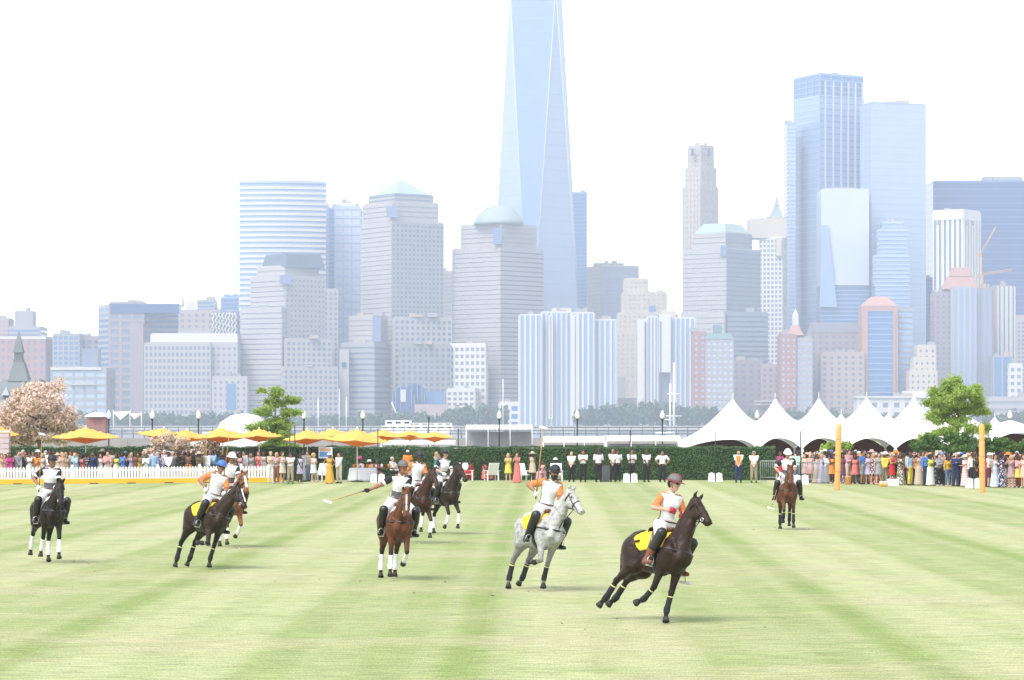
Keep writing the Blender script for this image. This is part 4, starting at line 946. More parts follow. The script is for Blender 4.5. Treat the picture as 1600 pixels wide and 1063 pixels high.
    if cfg.get('beard'): link('beard', sdf_mesh('beard', [rc(hc + hf * .06 - hu * .085 + hl * .04, hc + hf * .085 - hu * .11, .034, .03), rc(hc + hf * .06 - hu * .085 - hl * .04, hc + hf * .085 - hu * .11, .034, .03), rc(hc + hf * .1 - hu * .052 - hl * .02, hc + hf * .1 - hu * .052 + hl * .02, .012, .012)], .0115, .02), hairm, o)
    return hands

def mallet(label, gc, g, M, length=1.28, up=True, grip=K_black, head_dir=None, back=.10):
    """A bamboo mallet gripped at gc (rider frame), shaft along g, placed by matrix M."""
    o = empty('polo_mallet', label=label, cat='mallet', group='polo mallets'); o.matrix_world = M
    g = unit(g); tip = gc + g * length
    MB().tube([gc + g * .12, gc + g * length * .6, tip], [.011, .009, .0075], 8).build('shaft', K_cane, o)
    MB().tube([gc - g * back, gc + g * .13], .015, 8).build('grip', grip, o)
    hd = unit(np.cross(g, V3(0, .3, 1)) if head_dir is None else head_dir); hd = unit(hd - g * hd.dot(g))
    MB().tube([tip - hd * .12, tip - hd * .115, tip + hd * .115, tip + hd * .12], [.018, .026, .026, .018], 10).build('mallet_head', K_pad if up else K_cane, o)
    MB().tube([gc - g * back, gc - g * (back + .03), gc - g * .02 + V3(.02, 0, -.06)], .006, 5).build('wrist_loop', K_black, o)
    return o

C_dark = coat('dark_bay_coat', (.025, .0125, .008), (.007, .007, .007)); C_black = coat('black_coat', (.014, .0105, .009), (.007, .007, .007)); C_bay = coat('bay_coat', (.105, .036, .015), (.012, .009, .008))
C_grey = coat('grey_coat', (.40, .395, .385), (.13, .13, .13), mottled=.55, z0=.45, z1=1.05); C_chest = coat('chestnut_coat', (.19, .065, .022), (.16, .055, .02)); C_brown = coat('brown_coat', (.040, .016, .010), (.008, .008, .008)); C_choc = coat('chocolate_coat', (.027, .0155, .010), (.007, .009, .008))
Dk = mat('black_tail_hair', (.012, .010, .009), .55, var=.3, scale=40); Dg = mat('grey_tail_hair', (.38, .37, .36), .6, var=.3, scale=40); Dc = mat('chestnut_tail_hair', (.14, .05, .02), .6, var=.3, scale=40)
J_white = mat('white_jersey', (.68, .68, .69), .8, var=.08, scale=10, bump=1.0, bscale=9); J_orange = mat('orange_jersey', (.56, .185, .06), .8, var=.12, scale=10, bump=1.0, bscale=10); J_black = mat('black_jersey', (.016, .016, .018), .75, var=.2, scale=14, bump=.3, bscale=16); J_grey = mat('charcoal_jersey', (.10, .10, .11), .8, var=.3, scale=9, bump=.3, bscale=16); J_brown = mat('dark_side_panel', (.07, .035, .025), .8)
H_black = mat('black_helmet', (.022, .022, .024), .5, var=.15, scale=20); H_blue = mat('blue_helmet', (.06, .16, .46), .5, var=.1); H_white = mat('white_helmet', (.70, .69, .66), .5, var=.05); H_grey = mat('grey_helmet', (.13, .12, .12), .6, var=.1); H_maroon = mat('maroon_trim', (.20, .03, .05), .5); G_red = mat('red_glove', (.30, .02, .04), .7)
B_tan = mat('tan_boot', (.16, .06, .035), .4, var=.2, scale=12)
ORANGE = dict(front=J_white, back=J_orange, sleeve=J_orange, panel=J_brown); BLACKT = dict(front=J_white, back=J_black, sleeve=J_black, hem=J_grey, cuff=J_white)
FOLD_H = (20, -38, 12, -35)
RH = ((.36, .05, 1.74), (1, 0, 0), (-.2, 1, -1))      # left hand on the reins
def stand(a): return None
PONIES = []
def pony(px, d, psi, lean, label, pose, rlabel, cfg, ml=None, mlabel=None, pitch=0):
    o = empty('polo_pony', label=label, cat='horse', group='polo ponies on the field')
    K, feet = horse_model(o, pose)
    Rm = Matrix.Rotation(R(-psi), 4, 'Z') @ Matrix.Rotation(R(-lean), 4, 'X') @ Matrix.Rotation(R(pitch), 4, 'Y')
    zm = min((Rm @ Vector(p)).z for p in feet)
    cz = (Rm @ Vector((0, 0, 1.2)))
    M = Matrix.Translation((PX(px, d) - cz.x, d - cz.y, -zm + .004)) @ Rm
    o.matrix_world = M
    r = empty('person', label=rlabel, cat='rider', group='polo riders'); r.matrix_world = M
    h = rider_model(r, K, cfg)
    hi = cfg.get('mallet_hand', 1)
    if ml: mallet(mlabel, h[hi][1], unit(cfg.get('mallet_dir', cfg['hands'][hi][1])) * ml[0], M, ml[1], head_dir=ml[2] if len(ml) > 2 else None, grip=ml[3] if len(ml) > 3 else K_black)
    PONIES.append((o, r, M)); return o, r, h, M

WB = (K_blackcloth, K_blackcloth, K_wrapy); WW = (K_white, K_white, None); WM = (K_white, K_blackcloth, None)
# ------------------------------------------------------------------ hedge, fence, boards
def ground_px(px, py): d = GD(py); return PX(px, d), d
M_leaf = mat('hedge_leaf', (.058, .115, .040), .7, var=.5, scale=3.0, transl=.15); M_hcore = mat('hedge_core', (.012, .030, .008), .95, var=.4, scale=4)
T = empty('clipped_hedge', (0, 164.8, 0), label='long clipped dark green hedge behind the field', cat='hedge')
x0, x1 = PX(6, 164.4), PX(1212, 164.4)
core = MB()
nseg = 60; mb = MB(); vs = []; g = np.random.default_rng(11)
for i in range(nseg + 1):
    x = x0 + (x1 - x0) * i / nseg; j = g.normal(size=4) * .03
    vs += [(x, -.42 + j[0], 0), (x, -.42 + j[1], 1.84 + j[2]), (x, .42, 1.84 + j[3]), (x, .42, 0)]
mb.add(vs, [(4 * i + a, 4 * i + 4 + a, 4 * i + 4 + (a + 1) % 4, 4 * i + (a + 1) % 4) for i in range(nseg) for a in range(4)] + [(0, 1, 2, 3), (4 * nseg + 3, 4 * nseg + 2, 4 * nseg + 1, 4 * nseg)])
mb.build('hedge_core', M_hcore, T)
def leaf_quads(p, n, size, g, spread=.8):
    N = len(p); a = n + spread * g.normal(size=(N, 3)); a /= np.linalg.norm(a, axis=1)[:, None]
    t = np.cross(a, g.normal(size=(N, 3))); t /= np.linalg.norm(t, axis=1)[:, None]; b = np.cross(a, t); s = (size * (.6 + .8 * g.random(N)))[:, None]
    return np.stack([p - t * s * .5, p - b * s * .35, p + t * s * .5, p + b * s * .35], 1)
N = 30000; p = np.stack([x0 + (x1 - x0) * g.random(N), -.42 - .07 * g.random(N), 1.92 * g.random(N)], 1); nn = np.tile([0, -1, .25], (N, 1))
N2 = 14000; p2 = np.stack([x0 + (x1 - x0) * g.random(N2), -.45 + .9 * g.random(N2), 1.85 + .10 * g.random(N2)], 1); p2[:, 2] += .035 * np.sin(p2[:, 0] * 1.7) + .03 * np.sin(p2[:, 0] * 5.3 + 1) + .05 * (g.random(N2) > .93); n2 = np.tile([0, -.2, 1], (N2, 1))
link('hedge_leaves', quads_mesh('hedge_leaves', leaf_quads(np.concatenate([p, p2]), np.concatenate([nn, n2]), .085, g)), M_leaf, T)['kind'] = 'stuff'

M_paint = mat('white_paint', (.72, .72, .71), .5, var=.04, scale=8); M_board = mat('yellow_orange_board', (.80, .40, .03), .55, var=.08, scale=3); M_rubber = mat('black_rubber', (.02, .02, .02), .8)
fa, fb = Vector((PX(-24, 152.6), 152.6, 0)), Vector((PX(429, 158.6), 158.6, 0))
ang = math.atan2(fb.y - fa.y, fb.x - fa.x); FL = (fb - fa).length
T = empty('picket_fence', fa, (0, 0, ang), 'white picket fence in front of the guests on the left', 'fence')
pk = MB(); pk.add([(-.064, -.01, .06), (.064, -.01, .06), (.064, -.01, .86), (0, -.01, .94), (-.064, -.01, .86), (-.064, .01, .06), (.064, .01, .06), (.064, .01, .86), (0, .01, .94), (-.064, .01, .86)], [(0, 1, 2, 3, 4), (9, 8, 7, 6, 5)] + [(i, 5 + i, 5 + (i + 1) % 5, (i + 1) % 5) for i in range(5)])
pm = pk.mesh('picket')
npk = int(FL / .172)
for i in range(npk): link('picket', pm, M_paint, T, (i * .172 + .06, -.035, 0), (0, random.uniform(-.012, .012), 0))
for z in (.25, .68): MB().box(0, FL, -.02, .02, z, z + .08).build('rail', M_paint, T)
po = MB().box(-.06, .06, -.055, .07, 0, .98); po.prism([(-.075, -.07), (.075, -.07), (.075, .085), (-.075, .085)], .985, 1.04, [(-.02, -.02), (.02, -.02), (.02, .02), (-.02, .02)]); pom = po.mesh('fence_post')
for i in range(int(FL / 2.4) + 1): link('fence_post', pom, M_paint, T, (min(i * 2.4, FL), 0, 0))
T = empty('side_board', fa + Vector((0, -.5, 0)), (0, 0, ang), 'low orange yellow side board along foot of the picket fence', 'side board')
for i in range(8):
    L = (FL + .5) / 8; MB().box(i * L + .004, (i + 1) * L - .004, -.02, .02, .015, .27).build('board', M_board, T)
    MB().box(i * L + L * .78, i * L + L * .78 + .45, -.10, .08, 0, .05).build('board_foot', M_rubber, T)

# ------------------------------------------------------------------ goal posts, net poles with white weights
M_goal = mat('orange_goal_vinyl', (.80, .34, .11), .6, var=.08, scale=2, bump=.2, bscale=6)
for px, py, tilt, lb in ((1308, 766, 1.6, 'orange padded goal post nearer the lone bay pony'), (1535, 770, -.6, 'orange padded goal post near the right edge')):
    x, d = ground_px(px, py); T = empty('goal_post', (x, d, 0), (0, R(tilt), 0), lb, 'goal post', 'goal posts')
    MB().lathe([(.13, 0), (.142, .04), (.142, 1.5), (.138, 3.0), (.13, 3.22), (.07, 3.27)], 14).build('padding', M_goal, T)
    for z in (.9, 1.7, 2.5): MB().lathe([(.143, z), (.147, z + .01), (.147, z + .02), (.143, z + .03)], 14).build('seam', mat('orange_seam', (.55, .18, .04), .7), T)
M_pole = mat('dark_pole', (.02, .022, .025), .5, var=.2)
M_wt = mat('white_plastic', (.72, .72, .71), .45, var=.04)
for px, py, hh, wt, lb in ((460, 752, 3.2, 0, 'thin dark pole among guests below the yellow umbrellas'), (590, 755, 3.0, 1, 'thin dark pole with white weights beside the covered table'), (716, 753, 3.0, 0, 'thin dark pole beyond riders, right of smallest umbrella'), (985, 754, 2.9, 1, 'thin dark pole with white weights among the waiters'), (1118, 753, 2.9, 1, 'thin dark pole with white weights alone before the hedge'), (1252, 757, 2.9, 1, 'thin dark pole with white weights beside the steel barrier'), (1522, 763, 3.0, 1, 'thin dark pole with white weights beside right goal post'), (452, 753, 3.0, 0, 'slim black pole left of guest in black cap')):
    x, d = ground_px(px, py); T = empty('net_pole', (x, d + .3, 0), label=lb, cat='pole', group='net poles')
    MB().tube([(0, 0, 0), (0, 0, hh)], .03, 8).build('pole', M_pole, T); MB().lathe([(.2, 0), (.2, .03), (.05, .05)], 12).build('base_plate', M_pole, T)
    if wt:
        for s in (-1, 1):
            b_ = MB(); b_.prism([(s * .22 - .19, -.28), (s * .22 + .19, -.28), (s * .22 + .19, .02), (s * .22 - .19, .02)], .002, .48, [(s * .21 - .16, -.26), (s * .21 + .16, -.26), (s * .21 + .16, 0), (s * .21 - .16, 0)]); w_ = b_.build('weight_block', M_wt, T)
            MB().box(s * .21 - .05, s * .21 + .05, -.16, -.1, .482, .52).build('weight_handle', M_wt, w_)

# ------------------------------------------------------------------ umbrellas
M_yel = mat('yellow_canvas', (.86, .56, .14), .8, var=.06, scale=3, transl=.35); M_org = mat('orange_canvas', (.75, .22, .02), .8, var=.06, scale=3, transl=.3); M_upole = mat('pale_pole', (.68, .67, .64), .5)
def umbrella(px, d, hd, top, edge, lb, tilt=0, yaw=45):
    zt, ze = PZ(top, d), PZ(edge, d); T = empty('market_umbrella', (PX(px, d), d, 0), (0, 0, R(yaw - 45)), lb, 'umbrella', 'yellow market umbrellas')
    n = 10
    def surf(zc, ze_, sag, off):
        vs, fs = [], []; h = hd / math.sqrt(2)
        for i in range(n + 1):
            for j in range(n + 1):
                x, y = -h + 2 * h * i / n, -h + 2 * h * j / n; t = max(abs(x), abs(y)) / h; cr = min(abs(x), abs(y)) / max(max(abs(x), abs(y)), 1e-6)
                z = ze_ + (zc - ze_) * (1 - t) ** 1.15 + sag * t * (cr ** 2) - sag * t * .5
                xr, yr = (x - y) / math.sqrt(2), (x + y) / math.sqrt(2); vs.append((xr, yr, z + off + xr * math.tan(R(tilt))))
        for i in range(n):
            for j in range(n): fs.append((i * (n + 1) + j, (i + 1) * (n + 1) + j, (i + 1) * (n + 1) + j + 1, i * (n + 1) + j + 1))
        return vs, fs
    m1 = MB(); v, f_ = surf(zt, ze, .10, 0); m1.add(v, f_, True); c = m1.build('canopy', M_yel, T)
    m2 = MB(); v, f_ = surf(ze - .34, ze, .10, -.012); m2.add(v, [q[::-1] for q in f_], True); m2.build('canopy_lining', M_org, T)
    MB().tube([(0, 0, 0), (0, 0, zt - .02)], .028, 8).build('pole', M_upole, T); MB().lathe([(.03, zt - .03), (.05, zt), (.02, zt + .07)], 8).build('finial', M_upole, T); MB().lathe([(.34, 0), (.34, .06), (.08, .10)], 14).build('base', M_pole, T)
    for k in range(4):
        a = R(90 * k); MB().tube([(0, 0, zt - .12), (hd * .96 * math.cos(a), hd * .96 * math.sin(a), ze - .03 + hd * .96 * math.cos(a) * math.tan(R(tilt)))], .012, 5).build('rib', M_upole, T)
umbrella(134, 157.6, 2.12, 667, 684, 'yellow umbrella standing alone beside the cherry tree')
umbrella(256, 164, 1.75, 668.5, 682, 'yellow umbrella tilted down above blossoming shrub', -7); umbrella(292, 170, 1.6, 671, 683, 'small yellow umbrella half hidden behind the tilted umbrella', -4)
umbrella(348, 159.5, 1.85, 667, 683, 'yellow umbrella with orange lining above white helmeted rider'); umbrella(405, 164, 1.5, 669, 682, 'yellow umbrella in front of the left green tree')
umbrella(480, 164, 1.55, 670, 686, 'yellow umbrella leaning down right of the left green tree', 3); umbrella(520, 172, 1.7, 669, 682, 'yellow umbrella in the middle of the overlapping row'); umbrella(558, 159, 2.0, 669, 689, 'largest yellow umbrella of the overlapping row, above covered table', -3)
umbrella(598, 170, 1.65, 671, 682, 'yellow umbrella just right of largest one in overlapping row'); umbrella(641, 180, 1.5, 672.5, 680.5, 'yellow umbrella second from right end of the row'); umbrella(679, 176, 1.3, 673.5, 683, 'yellow umbrella at right end of the row')
umbrella(-4, 172, 1.5, 664, 680, 'yellow umbrella cut by left edge behind the cherry tree')

# ------------------------------------------------------------------ white peaked marquees
M_vinyl = mat('white_vinyl', (.76, .76, .75), .55, var=.03, scale=1.5, transl=.12); M_inner = mat('maroon_drape', (.07, .025, .022), .9, var=.3, scale=1); M_tpost = mat('marquee_post', (.62, .62, .61), .5)
def marquee(pl, pc, pr, d, peak, lb, vl=657, vr=657, eave=690, dep=5.2, wall=True, fin=True, lift=.72):
    xl, xc, xr = PX(pl, d), PX(pc, d), PX(pr, d); ze, zp, zl, zr = PZ(eave + 12, d), PZ(peak, d), PZ(vl, d), PZ(vr, d)
    T = empty('peaked_marquee', (xc, d + dep / 2, 0), label=lb, cat='marquee', group='white peaked marquees')
    nx, ny = 22, 14; vs = []
    for i in range(nx + 1):
        q = -1 + 2 * i / nx; x = (xc - xl) * q if q < 0 else (xr - xc) * q
        zv = zl if q < 0 else zr; rg = zv + (zp - zv) * (1 - abs(q)) ** 1.55; fr = ze + lift * (1 - abs(q) ** 2.2)
        for j in range(ny + 1):
            s = -1 + 2 * j / ny; vs.append((x, s * dep / 2, fr + (max(rg, fr) - fr) * (1 - abs(s)) ** 1.35))
    fs = [(i * (ny + 1) + j, (i + 1) * (ny + 1) + j, (i + 1) * (ny + 1) + j + 1, i * (ny + 1) + j + 1) for i in range(nx) for j in range(ny)]
    m_ = MB(); m_.add(vs, fs, True); m_.build('canopy', M_vinyl, T)
    for x in (xl - xc + .05, xr - xc - .05):
        for y in (-dep / 2 + .04, dep / 2 - .04): MB().tube([(x, y, 0), (x, y, ze + .02)], .05, 8).build('post', M_tpost, T)
    if fin: MB().tube([(0, 0, zp - .1), (0, 0, zp + .32)], [.05, .015], 6).build('finial', M_tpost, T)
    if wall:     # dark drape that follows the arch of the eave
        top_ = [((xc - xl) * q if q < 0 else (xr - xc) * q, ze + lift * (1 - abs(q) ** 2.2) - .05) for q in np.linspace(-.96, .96, 15)]; k_ = len(top_)
        MB().add([(x, dep / 2 - .3, .02) for x, z in top_] + [(x, dep / 2 - .3, z) for x, z in top_] + [(x, dep / 2 - .26, .02) for x, z in top_] + [(x, dep / 2 - .26, z) for x, z in top_],
                 [(i, i + 1, k_ + i + 1, k_ + i) for i in range(k_ - 1)] + [(2 * k_ + i + 1, 2 * k_ + i, 3 * k_ + i, 3 * k_ + i + 1) for i in range(k_ - 1)]).build('back_wall', M_inner, T)
    return T
marquee(1062, 1150, 1186, 184, 622, 'first white marquee, its canopy sweeping far down to the left', vl=688, eave=692)
marquee(1186.4, 1217, 1253, 184, 621, 'second white marquee peak counting from the sweeping one'); marquee(1253.4, 1286, 1322, 184, 620, 'third white marquee peak, left of the left goal post'); marquee(1322.4, 1362, 1399, 184, 619.5, 'fourth white marquee peak, right of the left goal post'); marquee(1399.4, 1437, 1474, 184, 619, 'fifth white marquee peak, just left of right green tree')
marquee(1474.4, 1512, 1552, 184, 640, 'white marquee half hidden behind the right green tree', vl=655, vr=664); marquee(1552.5, 1590, 1680, 182, 656, 'low white marquee with dark red wall at right edge', vl=664, vr=676, eave=682, fin=False)
marquee(1295, 1321, 1345, 200, 646, 'small white marquee tip behind third and fourth peaks', vl=668, vr=668); marquee(1372, 1396, 1420, 200, 644, 'small white marquee tip behind fourth and fifth peaks', vl=668, vr=668); marquee(1540, 1564, 1590, 200, 651, 'small white marquee tip right of the right green tree', vl=672, vr=672)

# ------------------------------------------------------------------ trees and shrubs
M_bark = mat('grey_bark', (.09, .07, .055), .9, var=.3, scale=6, bump=.5, bscale=12)
def tree(name, label, cat, px, d, base_clumps, leaf, n, size, trunk=.11, lean=0, seed=1, bloom=None, group=None, fork=.45):
    T = empty(name, (PX(px, d), d, 0), label=label, cat=cat, group=group); g = np.random.default_rng(seed)
    C = np.array([((cx - px) * d / F, g.normal() * rx * d / F * .5, PZ(cy, d)) for cx, cy, rx, rz in base_clumps]); Rd = np.array([(rx * d / F, rx * d / F * .9, rz * d / F) for cx, cy, rx, rz in base_clumps])
    top = C[:, 2].max(); mb = MB(); zf = top * fork
    mb.tube([(0, 0, 0), (.03, .02, zf * .5), (lean * .5, 0, zf), (lean, .03, top * .95)], [trunk * 1.25, trunk, trunk * .8, trunk * .18], 9); mb.build('trunk', M_bark, T)
    for c in C:
        z0 = max(zf * .75, min(c[2] - .35 * math.hypot(c[0], c[1]) - .1, top * .9)); s0 = Vector((lean * z0 / top, 0, z0)); e = Vector(c); m_ = s0.lerp(e, .5) + Vector((0, 0, .08)); mb = MB(); mb.tube([s0, m_, e], [trunk * .42, trunk * .26, trunk * .08], 6); mb.build('branch', M_bark, T)
    V = []
    sub, sr = [], []
    for c, r in zip(C, Rd):       # break each clump into twig-sized tufts
        for _ in range(9):
            dv = g.normal(size=3); dv /= np.linalg.norm(dv); sub.append(c + dv * r * (.45 + .5 * g.random())); sr.append(r * (.38 + .32 * g.random()))
    crown = leaf_cloud(n, np.array(sub), np.array(sr), size, seed, shell=.1); crown += (g.normal(size=(n, 1, 3)) * .06)
    link('crown', quads_mesh('crown', crown), leaf, T)['kind'] = 'stuff'
    if bloom: link('blossom', quads_mesh('blossom', leaf_cloud(bloom[1], np.array(sub), np.array(sr) * 1.08, bloom[2], seed + 50, shell=.3)), bloom[0], T)['kind'] = 'stuff'
    return T
L_loc = mat('locust_leaf', (.33, .45, .10), .6, var=.55, scale=2.2, transl=.6); L_map = mat('bright_leaf', (.36, .48, .11), .6, var=.55, scale=2.2, transl=.6); L_shr = mat('shrub_leaf', (.075, .15, .032), .65, var=.5, scale=2, transl=.3); L_ch = mat('bronze_leaf', (.42, .34, .20), .65, var=.35, scale=2.5, transl=.3); L_bl = mat('pink_blossom', (.82, .66, .60), .7, var=.14, scale=2.0, transl=.45)
tree('locust_tree', 'green feathery tree rising behind the left yellow umbrellas', 'tree', 430, 176, [(432, 614, 11, 7), (408, 611, 9, 4), (454, 626, 14, 5), (428, 630, 15, 8), (412, 643, 18, 6), (448, 645, 14, 6), (466, 645, 8, 4), (425, 658, 24, 7), (405, 668, 20, 8), (446, 668, 20, 7), (430, 682, 30, 10), (414, 698, 26, 9), (446, 698, 22, 8)], L_loc, 13000, .115, .10, seed=4)
tree('maple_tree', 'bright green tree in front of the marquees on the right', 'tree', 1497, 166, [(1490, 603, 18, 14), (1470, 616, 16, 10), (1512, 612, 20, 11), (1492, 626, 30, 12), (1459, 630, 13, 10), (1530, 628, 15, 9), (1478, 645, 24, 9), (1515, 640, 24, 10), (1540, 644, 9, 5), (1462, 655, 14, 8), (1500, 660, 20, 8), (1475, 672, 22, 8), (1522, 672, 16, 8), (1450, 684, 16, 7), (1540, 668, 10, 6)], L_map, 20000, .115, .10, seed=6)
tree('cherry_tree', 'large pale pink blossoming cherry tree at left edge', 'tree', 62, 174, [(62, 628, 34, 24), (95, 642, 26, 22), (28, 642, 26, 22), (75, 610, 26, 14), (45, 614, 20, 14), (8, 650, 20, 16), (110, 655, 16, 16), (60, 660, 48, 20), (20, 674, 30, 16), (98, 672, 26, 14), (45, 682, 34, 14), (80, 684, 30, 12), (5, 685, 20, 12), (85, 598, 16, 8)], L_ch, 6000, .12, .20, seed=8, bloom=(L_bl, 16000, .13), fork=.3)
tree('flowering_shrub', 'pale blossoming shrub behind guests under the tilted umbrella', 'shrub', 262, 160.2, [(240, 700, 14, 14), (262, 695, 16, 13), (285, 700, 14, 12), (250, 715, 18, 12), (278, 715, 18, 12)], L_ch, 1500, .13, .06, seed=12, bloom=(L_bl, 2200, .12), group='blossoming shrubs', fork=.3)
tree('flowering_shrub', 'pale blossoming shrub behind guests left of white umbrella pole', 'shrub', 325, 160.2, [(312, 703, 12, 11), (332, 700, 13, 12), (322, 714, 16, 11)], L_ch, 1000, .13, .06, seed=13, bloom=(L_bl, 1500, .12), group='blossoming shrubs', fork=.3)
for i, (px, cl, lb) in enumerate(((1450, [(1438, 696, 14, 9), (1458, 690, 16, 10), (1470, 700, 14, 9)], 'dark green shrub left of the right tree trunk'), (1505, [(1490, 690, 18, 12), (1515, 688, 18, 12), (1505, 700, 22, 10)], 'dark green shrub at foot of the right tree'), (1555, [(1545, 696, 14, 9), (1562, 694, 15, 9)], 'dark green shrub right of the right goal post'), (1592, [(1582, 700, 14, 8), (1602, 698, 15, 9)], 'dark green shrub at right edge before low marquee'), (1302, [(1294, 699, 9, 7), (1318, 697, 10, 7)], 'small light green shrub behind left goal post'))):
    tree('shrub', lb, 'shrub', px, 158 if px > 1400 else 163, cl, L_shr if i < 4 else L_map, 1700, .14, .05, seed=20 + i, group='shrubs before the marquees', fork=.3)

# ------------------------------------------------------------------ promenade: lamps, railing, awnings, boats
M_globe = mat('white_globe', (.80, .79, .76), .35, var=.02, spec=.5)
for i, px in enumerate((170, 238, 310, 475, 567, 780, 902, 1035, 1183, 1578)):
    d = 252; T = empty('promenade_lamp', (PX(px, d), d, 0), label=['promenade lamp right of the cherry tree', 'promenade lamp above gap after the lone umbrella', 'promenade lamp above tilted umbrella', 'promenade lamp right of the left green tree', 'promenade lamp above largest umbrella of the row', 'promenade lamp left of the bearded rider', 'promenade lamp right of the upright mallet', 'promenade lamp nearest the white ship masts', 'promenade lamp between first and second marquee peaks', 'promenade lamp behind the low right marquee'][i], cat='street lamp', group='promenade lamps with white globes')
    MB().lathe([(.16, 0), (.16, .3), (.10, .42), (.065, .6), (.055, 3.55), (.09, 3.6), (.12, 3.72)], 10).build('post', M_pole, T); MB().lathe([(.10, 3.72), (.19, 3.85), (.21, 4.0), (.17, 4.2), (.09, 4.36), (.03, 4.48)], 12).build('globe', M_globe, T)
T = empty('promenade_lamp', (PX(670, 240), 240, 0), label='lamp post without globe above umbrella second from right', cat='street lamp', group='promenade lamps with white globes')
MB().lathe([(.16, 0), (.1, .42), (.055, .6), (.05, 3.7), (.08, 3.75), (.06, 3.9)], 10).build('post', M_pole, T); MB().lathe([(.09, 3.68), (.09, 3.74)], 10).build('collar', M_pole, T)
M_conc = mat('weathered_concrete', (.27, .26, .25), .9, var=.25, scale=.6); M_rail = mat('grey_rail', (.16, .17, .18), .5)
T = empty('river_railing', (0, 300, 0), label='grey railing on a concrete parapet along the river', cat='railing')
xa, xb = PX(-40, 300), PX(1110, 300)
for i in range(24):
    a = xa + (xb - xa) * i / 24; MB().box(a + .01, a + (xb - xa) / 24 - .01, 0, .4, 0, 1.75).build('parapet_block', M_conc, T)
for z in (2.2, 2.55, 2.9): MB().tube([(xa, .2, z), (xb, .2, z)], .05, 6).build('rail', M_rail, T)
for i in range(66): x = xa + (xb - xa) * i / 65; MB().tube([(x, .2, 1.75), (x, .2, 2.9)], .05, 5).build('baluster', M_rail, T)
def awning(l, r, top, bot, d, lb, m2):
    T = empty('long_awning', (PX((l + r) / 2, d), d, 0), label=lb, cat='awning', group='long white awnings by the river'); w_ = (r - l) * d / F / 2; zt, zb = PZ(top, d), PZ(bot, d)
    n = max(3, int(w_ / 1.6)); 
    for i in range(n):
        a, b = -w_ + 2 * w_ * i / n + .01, -w_ + 2 * w_ * (i + 1) / n - .01
        MB().add([(a, -1.6, zb), (b, -1.6, zb), (b, 0, zt), (a, 0, zt), (a, 1.6, zb), (b, 1.6, zb), (a, -1.6, zb - .12), (b, -1.6, zb - .12), (a, 1.6, zb - .12), (b, 1.6, zb - .12)], [(0, 1, 2, 3), (3, 2, 5, 4), (6, 7, 1, 0), (4, 5, 9, 8)]).build('roof_panel', M_vinyl, T)
    for i in range(n + 1):
        for y in (-1.55, 1.55): MB().tube([(-w_ + .05 + (2 * w_ - .1) * i / n, y, 0), (-w_ + .05 + (2 * w_ - .1) * i / n, y, zb)], .04, 6).build('post', M_tpost, T)
    MB().box(-w_ + .1, w_ - .1, .6, 1.2, 0, zb - .35).build('stall', m2, T)
M_dgreen = mat('dark_green_board', (.02, .05, .04), .8); M_greyb = mat('grey_stall', (.25, .26, .28), .8, var=.3, scale=.5)
awning(848, 945, 682, 689, 222, 'long white awning right of the bearded rider', M_dgreen); awning(946, 1062, 681, 687, 226, 'long white awning reaching the first marquee', M_greyb); awning(728, 832, 664, 669, 285, 'white scalloped awning above the hedge, left of bearded rider', M_greyb); awning(596, 712, 688, 692, 215, 'low white awning behind the right end umbrellas', M_greyb); awning(280, 440, 690, 694, 215, 'low white awning behind the left umbrellas', M_greyb)
T = empty('dome_tent', (PX(382, 262), 262, 0), label='white dome tent behind the left green tree', cat='tent'); MB().lathe([(3.0, 0), (2.95, 2.6), (2.5, 3.4), (1.4, 4.05), (.1, 4.25)], 20, sx=.9).build('canopy', M_vinyl, T); MB().lathe([(.05, 4.2), (.02, 4.5)], 6).build('finial', M_tpost, T)
T = empty('brick_kiosk', (PX(152, 420), 420, 0), label='red brick kiosk with white canopy roof right of the cherry tree', cat='kiosk')
MB().box(-1.4, 1.4, -1.2, 1.2, 0, PZ(652, 420)).build('wall', mat('kiosk_brick', (.30, .13, .11), .85, var=.2, scale=2), T); MB().lathe([(1.9, PZ(652, 420)), (1.8, PZ(650, 420)), (1.1, PZ(646, 420)), (.2, PZ(644, 420))], 14, sx=1.0).build('roof', M_vinyl, T)
for c, wv, y0, y1, lb in ((190, 13, 644, 656, 'white sail canopy behind the leftmost lamp'), (212, 9, 647, 655, 'white sail canopy between first and second lamps')):
    T = empty('sail_canopy', (PX(c, 420), 420, 0), label=lb, cat='canopy', group='white sail canopies'); a = wv * 420 / F; z0, z1 = PZ(y0, 420), PZ(y1, 420)
    MB().add([(-a, 0, z0), (a, .5, z0 + .1), (0, -1.5, z1), (0, 1.5, (z0 + z1) / 2)], [(0, 2, 1), (0, 1, 3), (0, 3, 2), (1, 2, 3)]).build('canopy', M_vinyl, T)
    for q in (-a, a): MB().tube([(q, 0, 0), (q, .1, z0 + .3)], .07, 6).build('mast', M_tpost, T)
M_hull = mat('boat_white', (.72, .72, .72), .4, var=.04); M_bglass = mat('boat_window', (.03, .05, .08), .15)
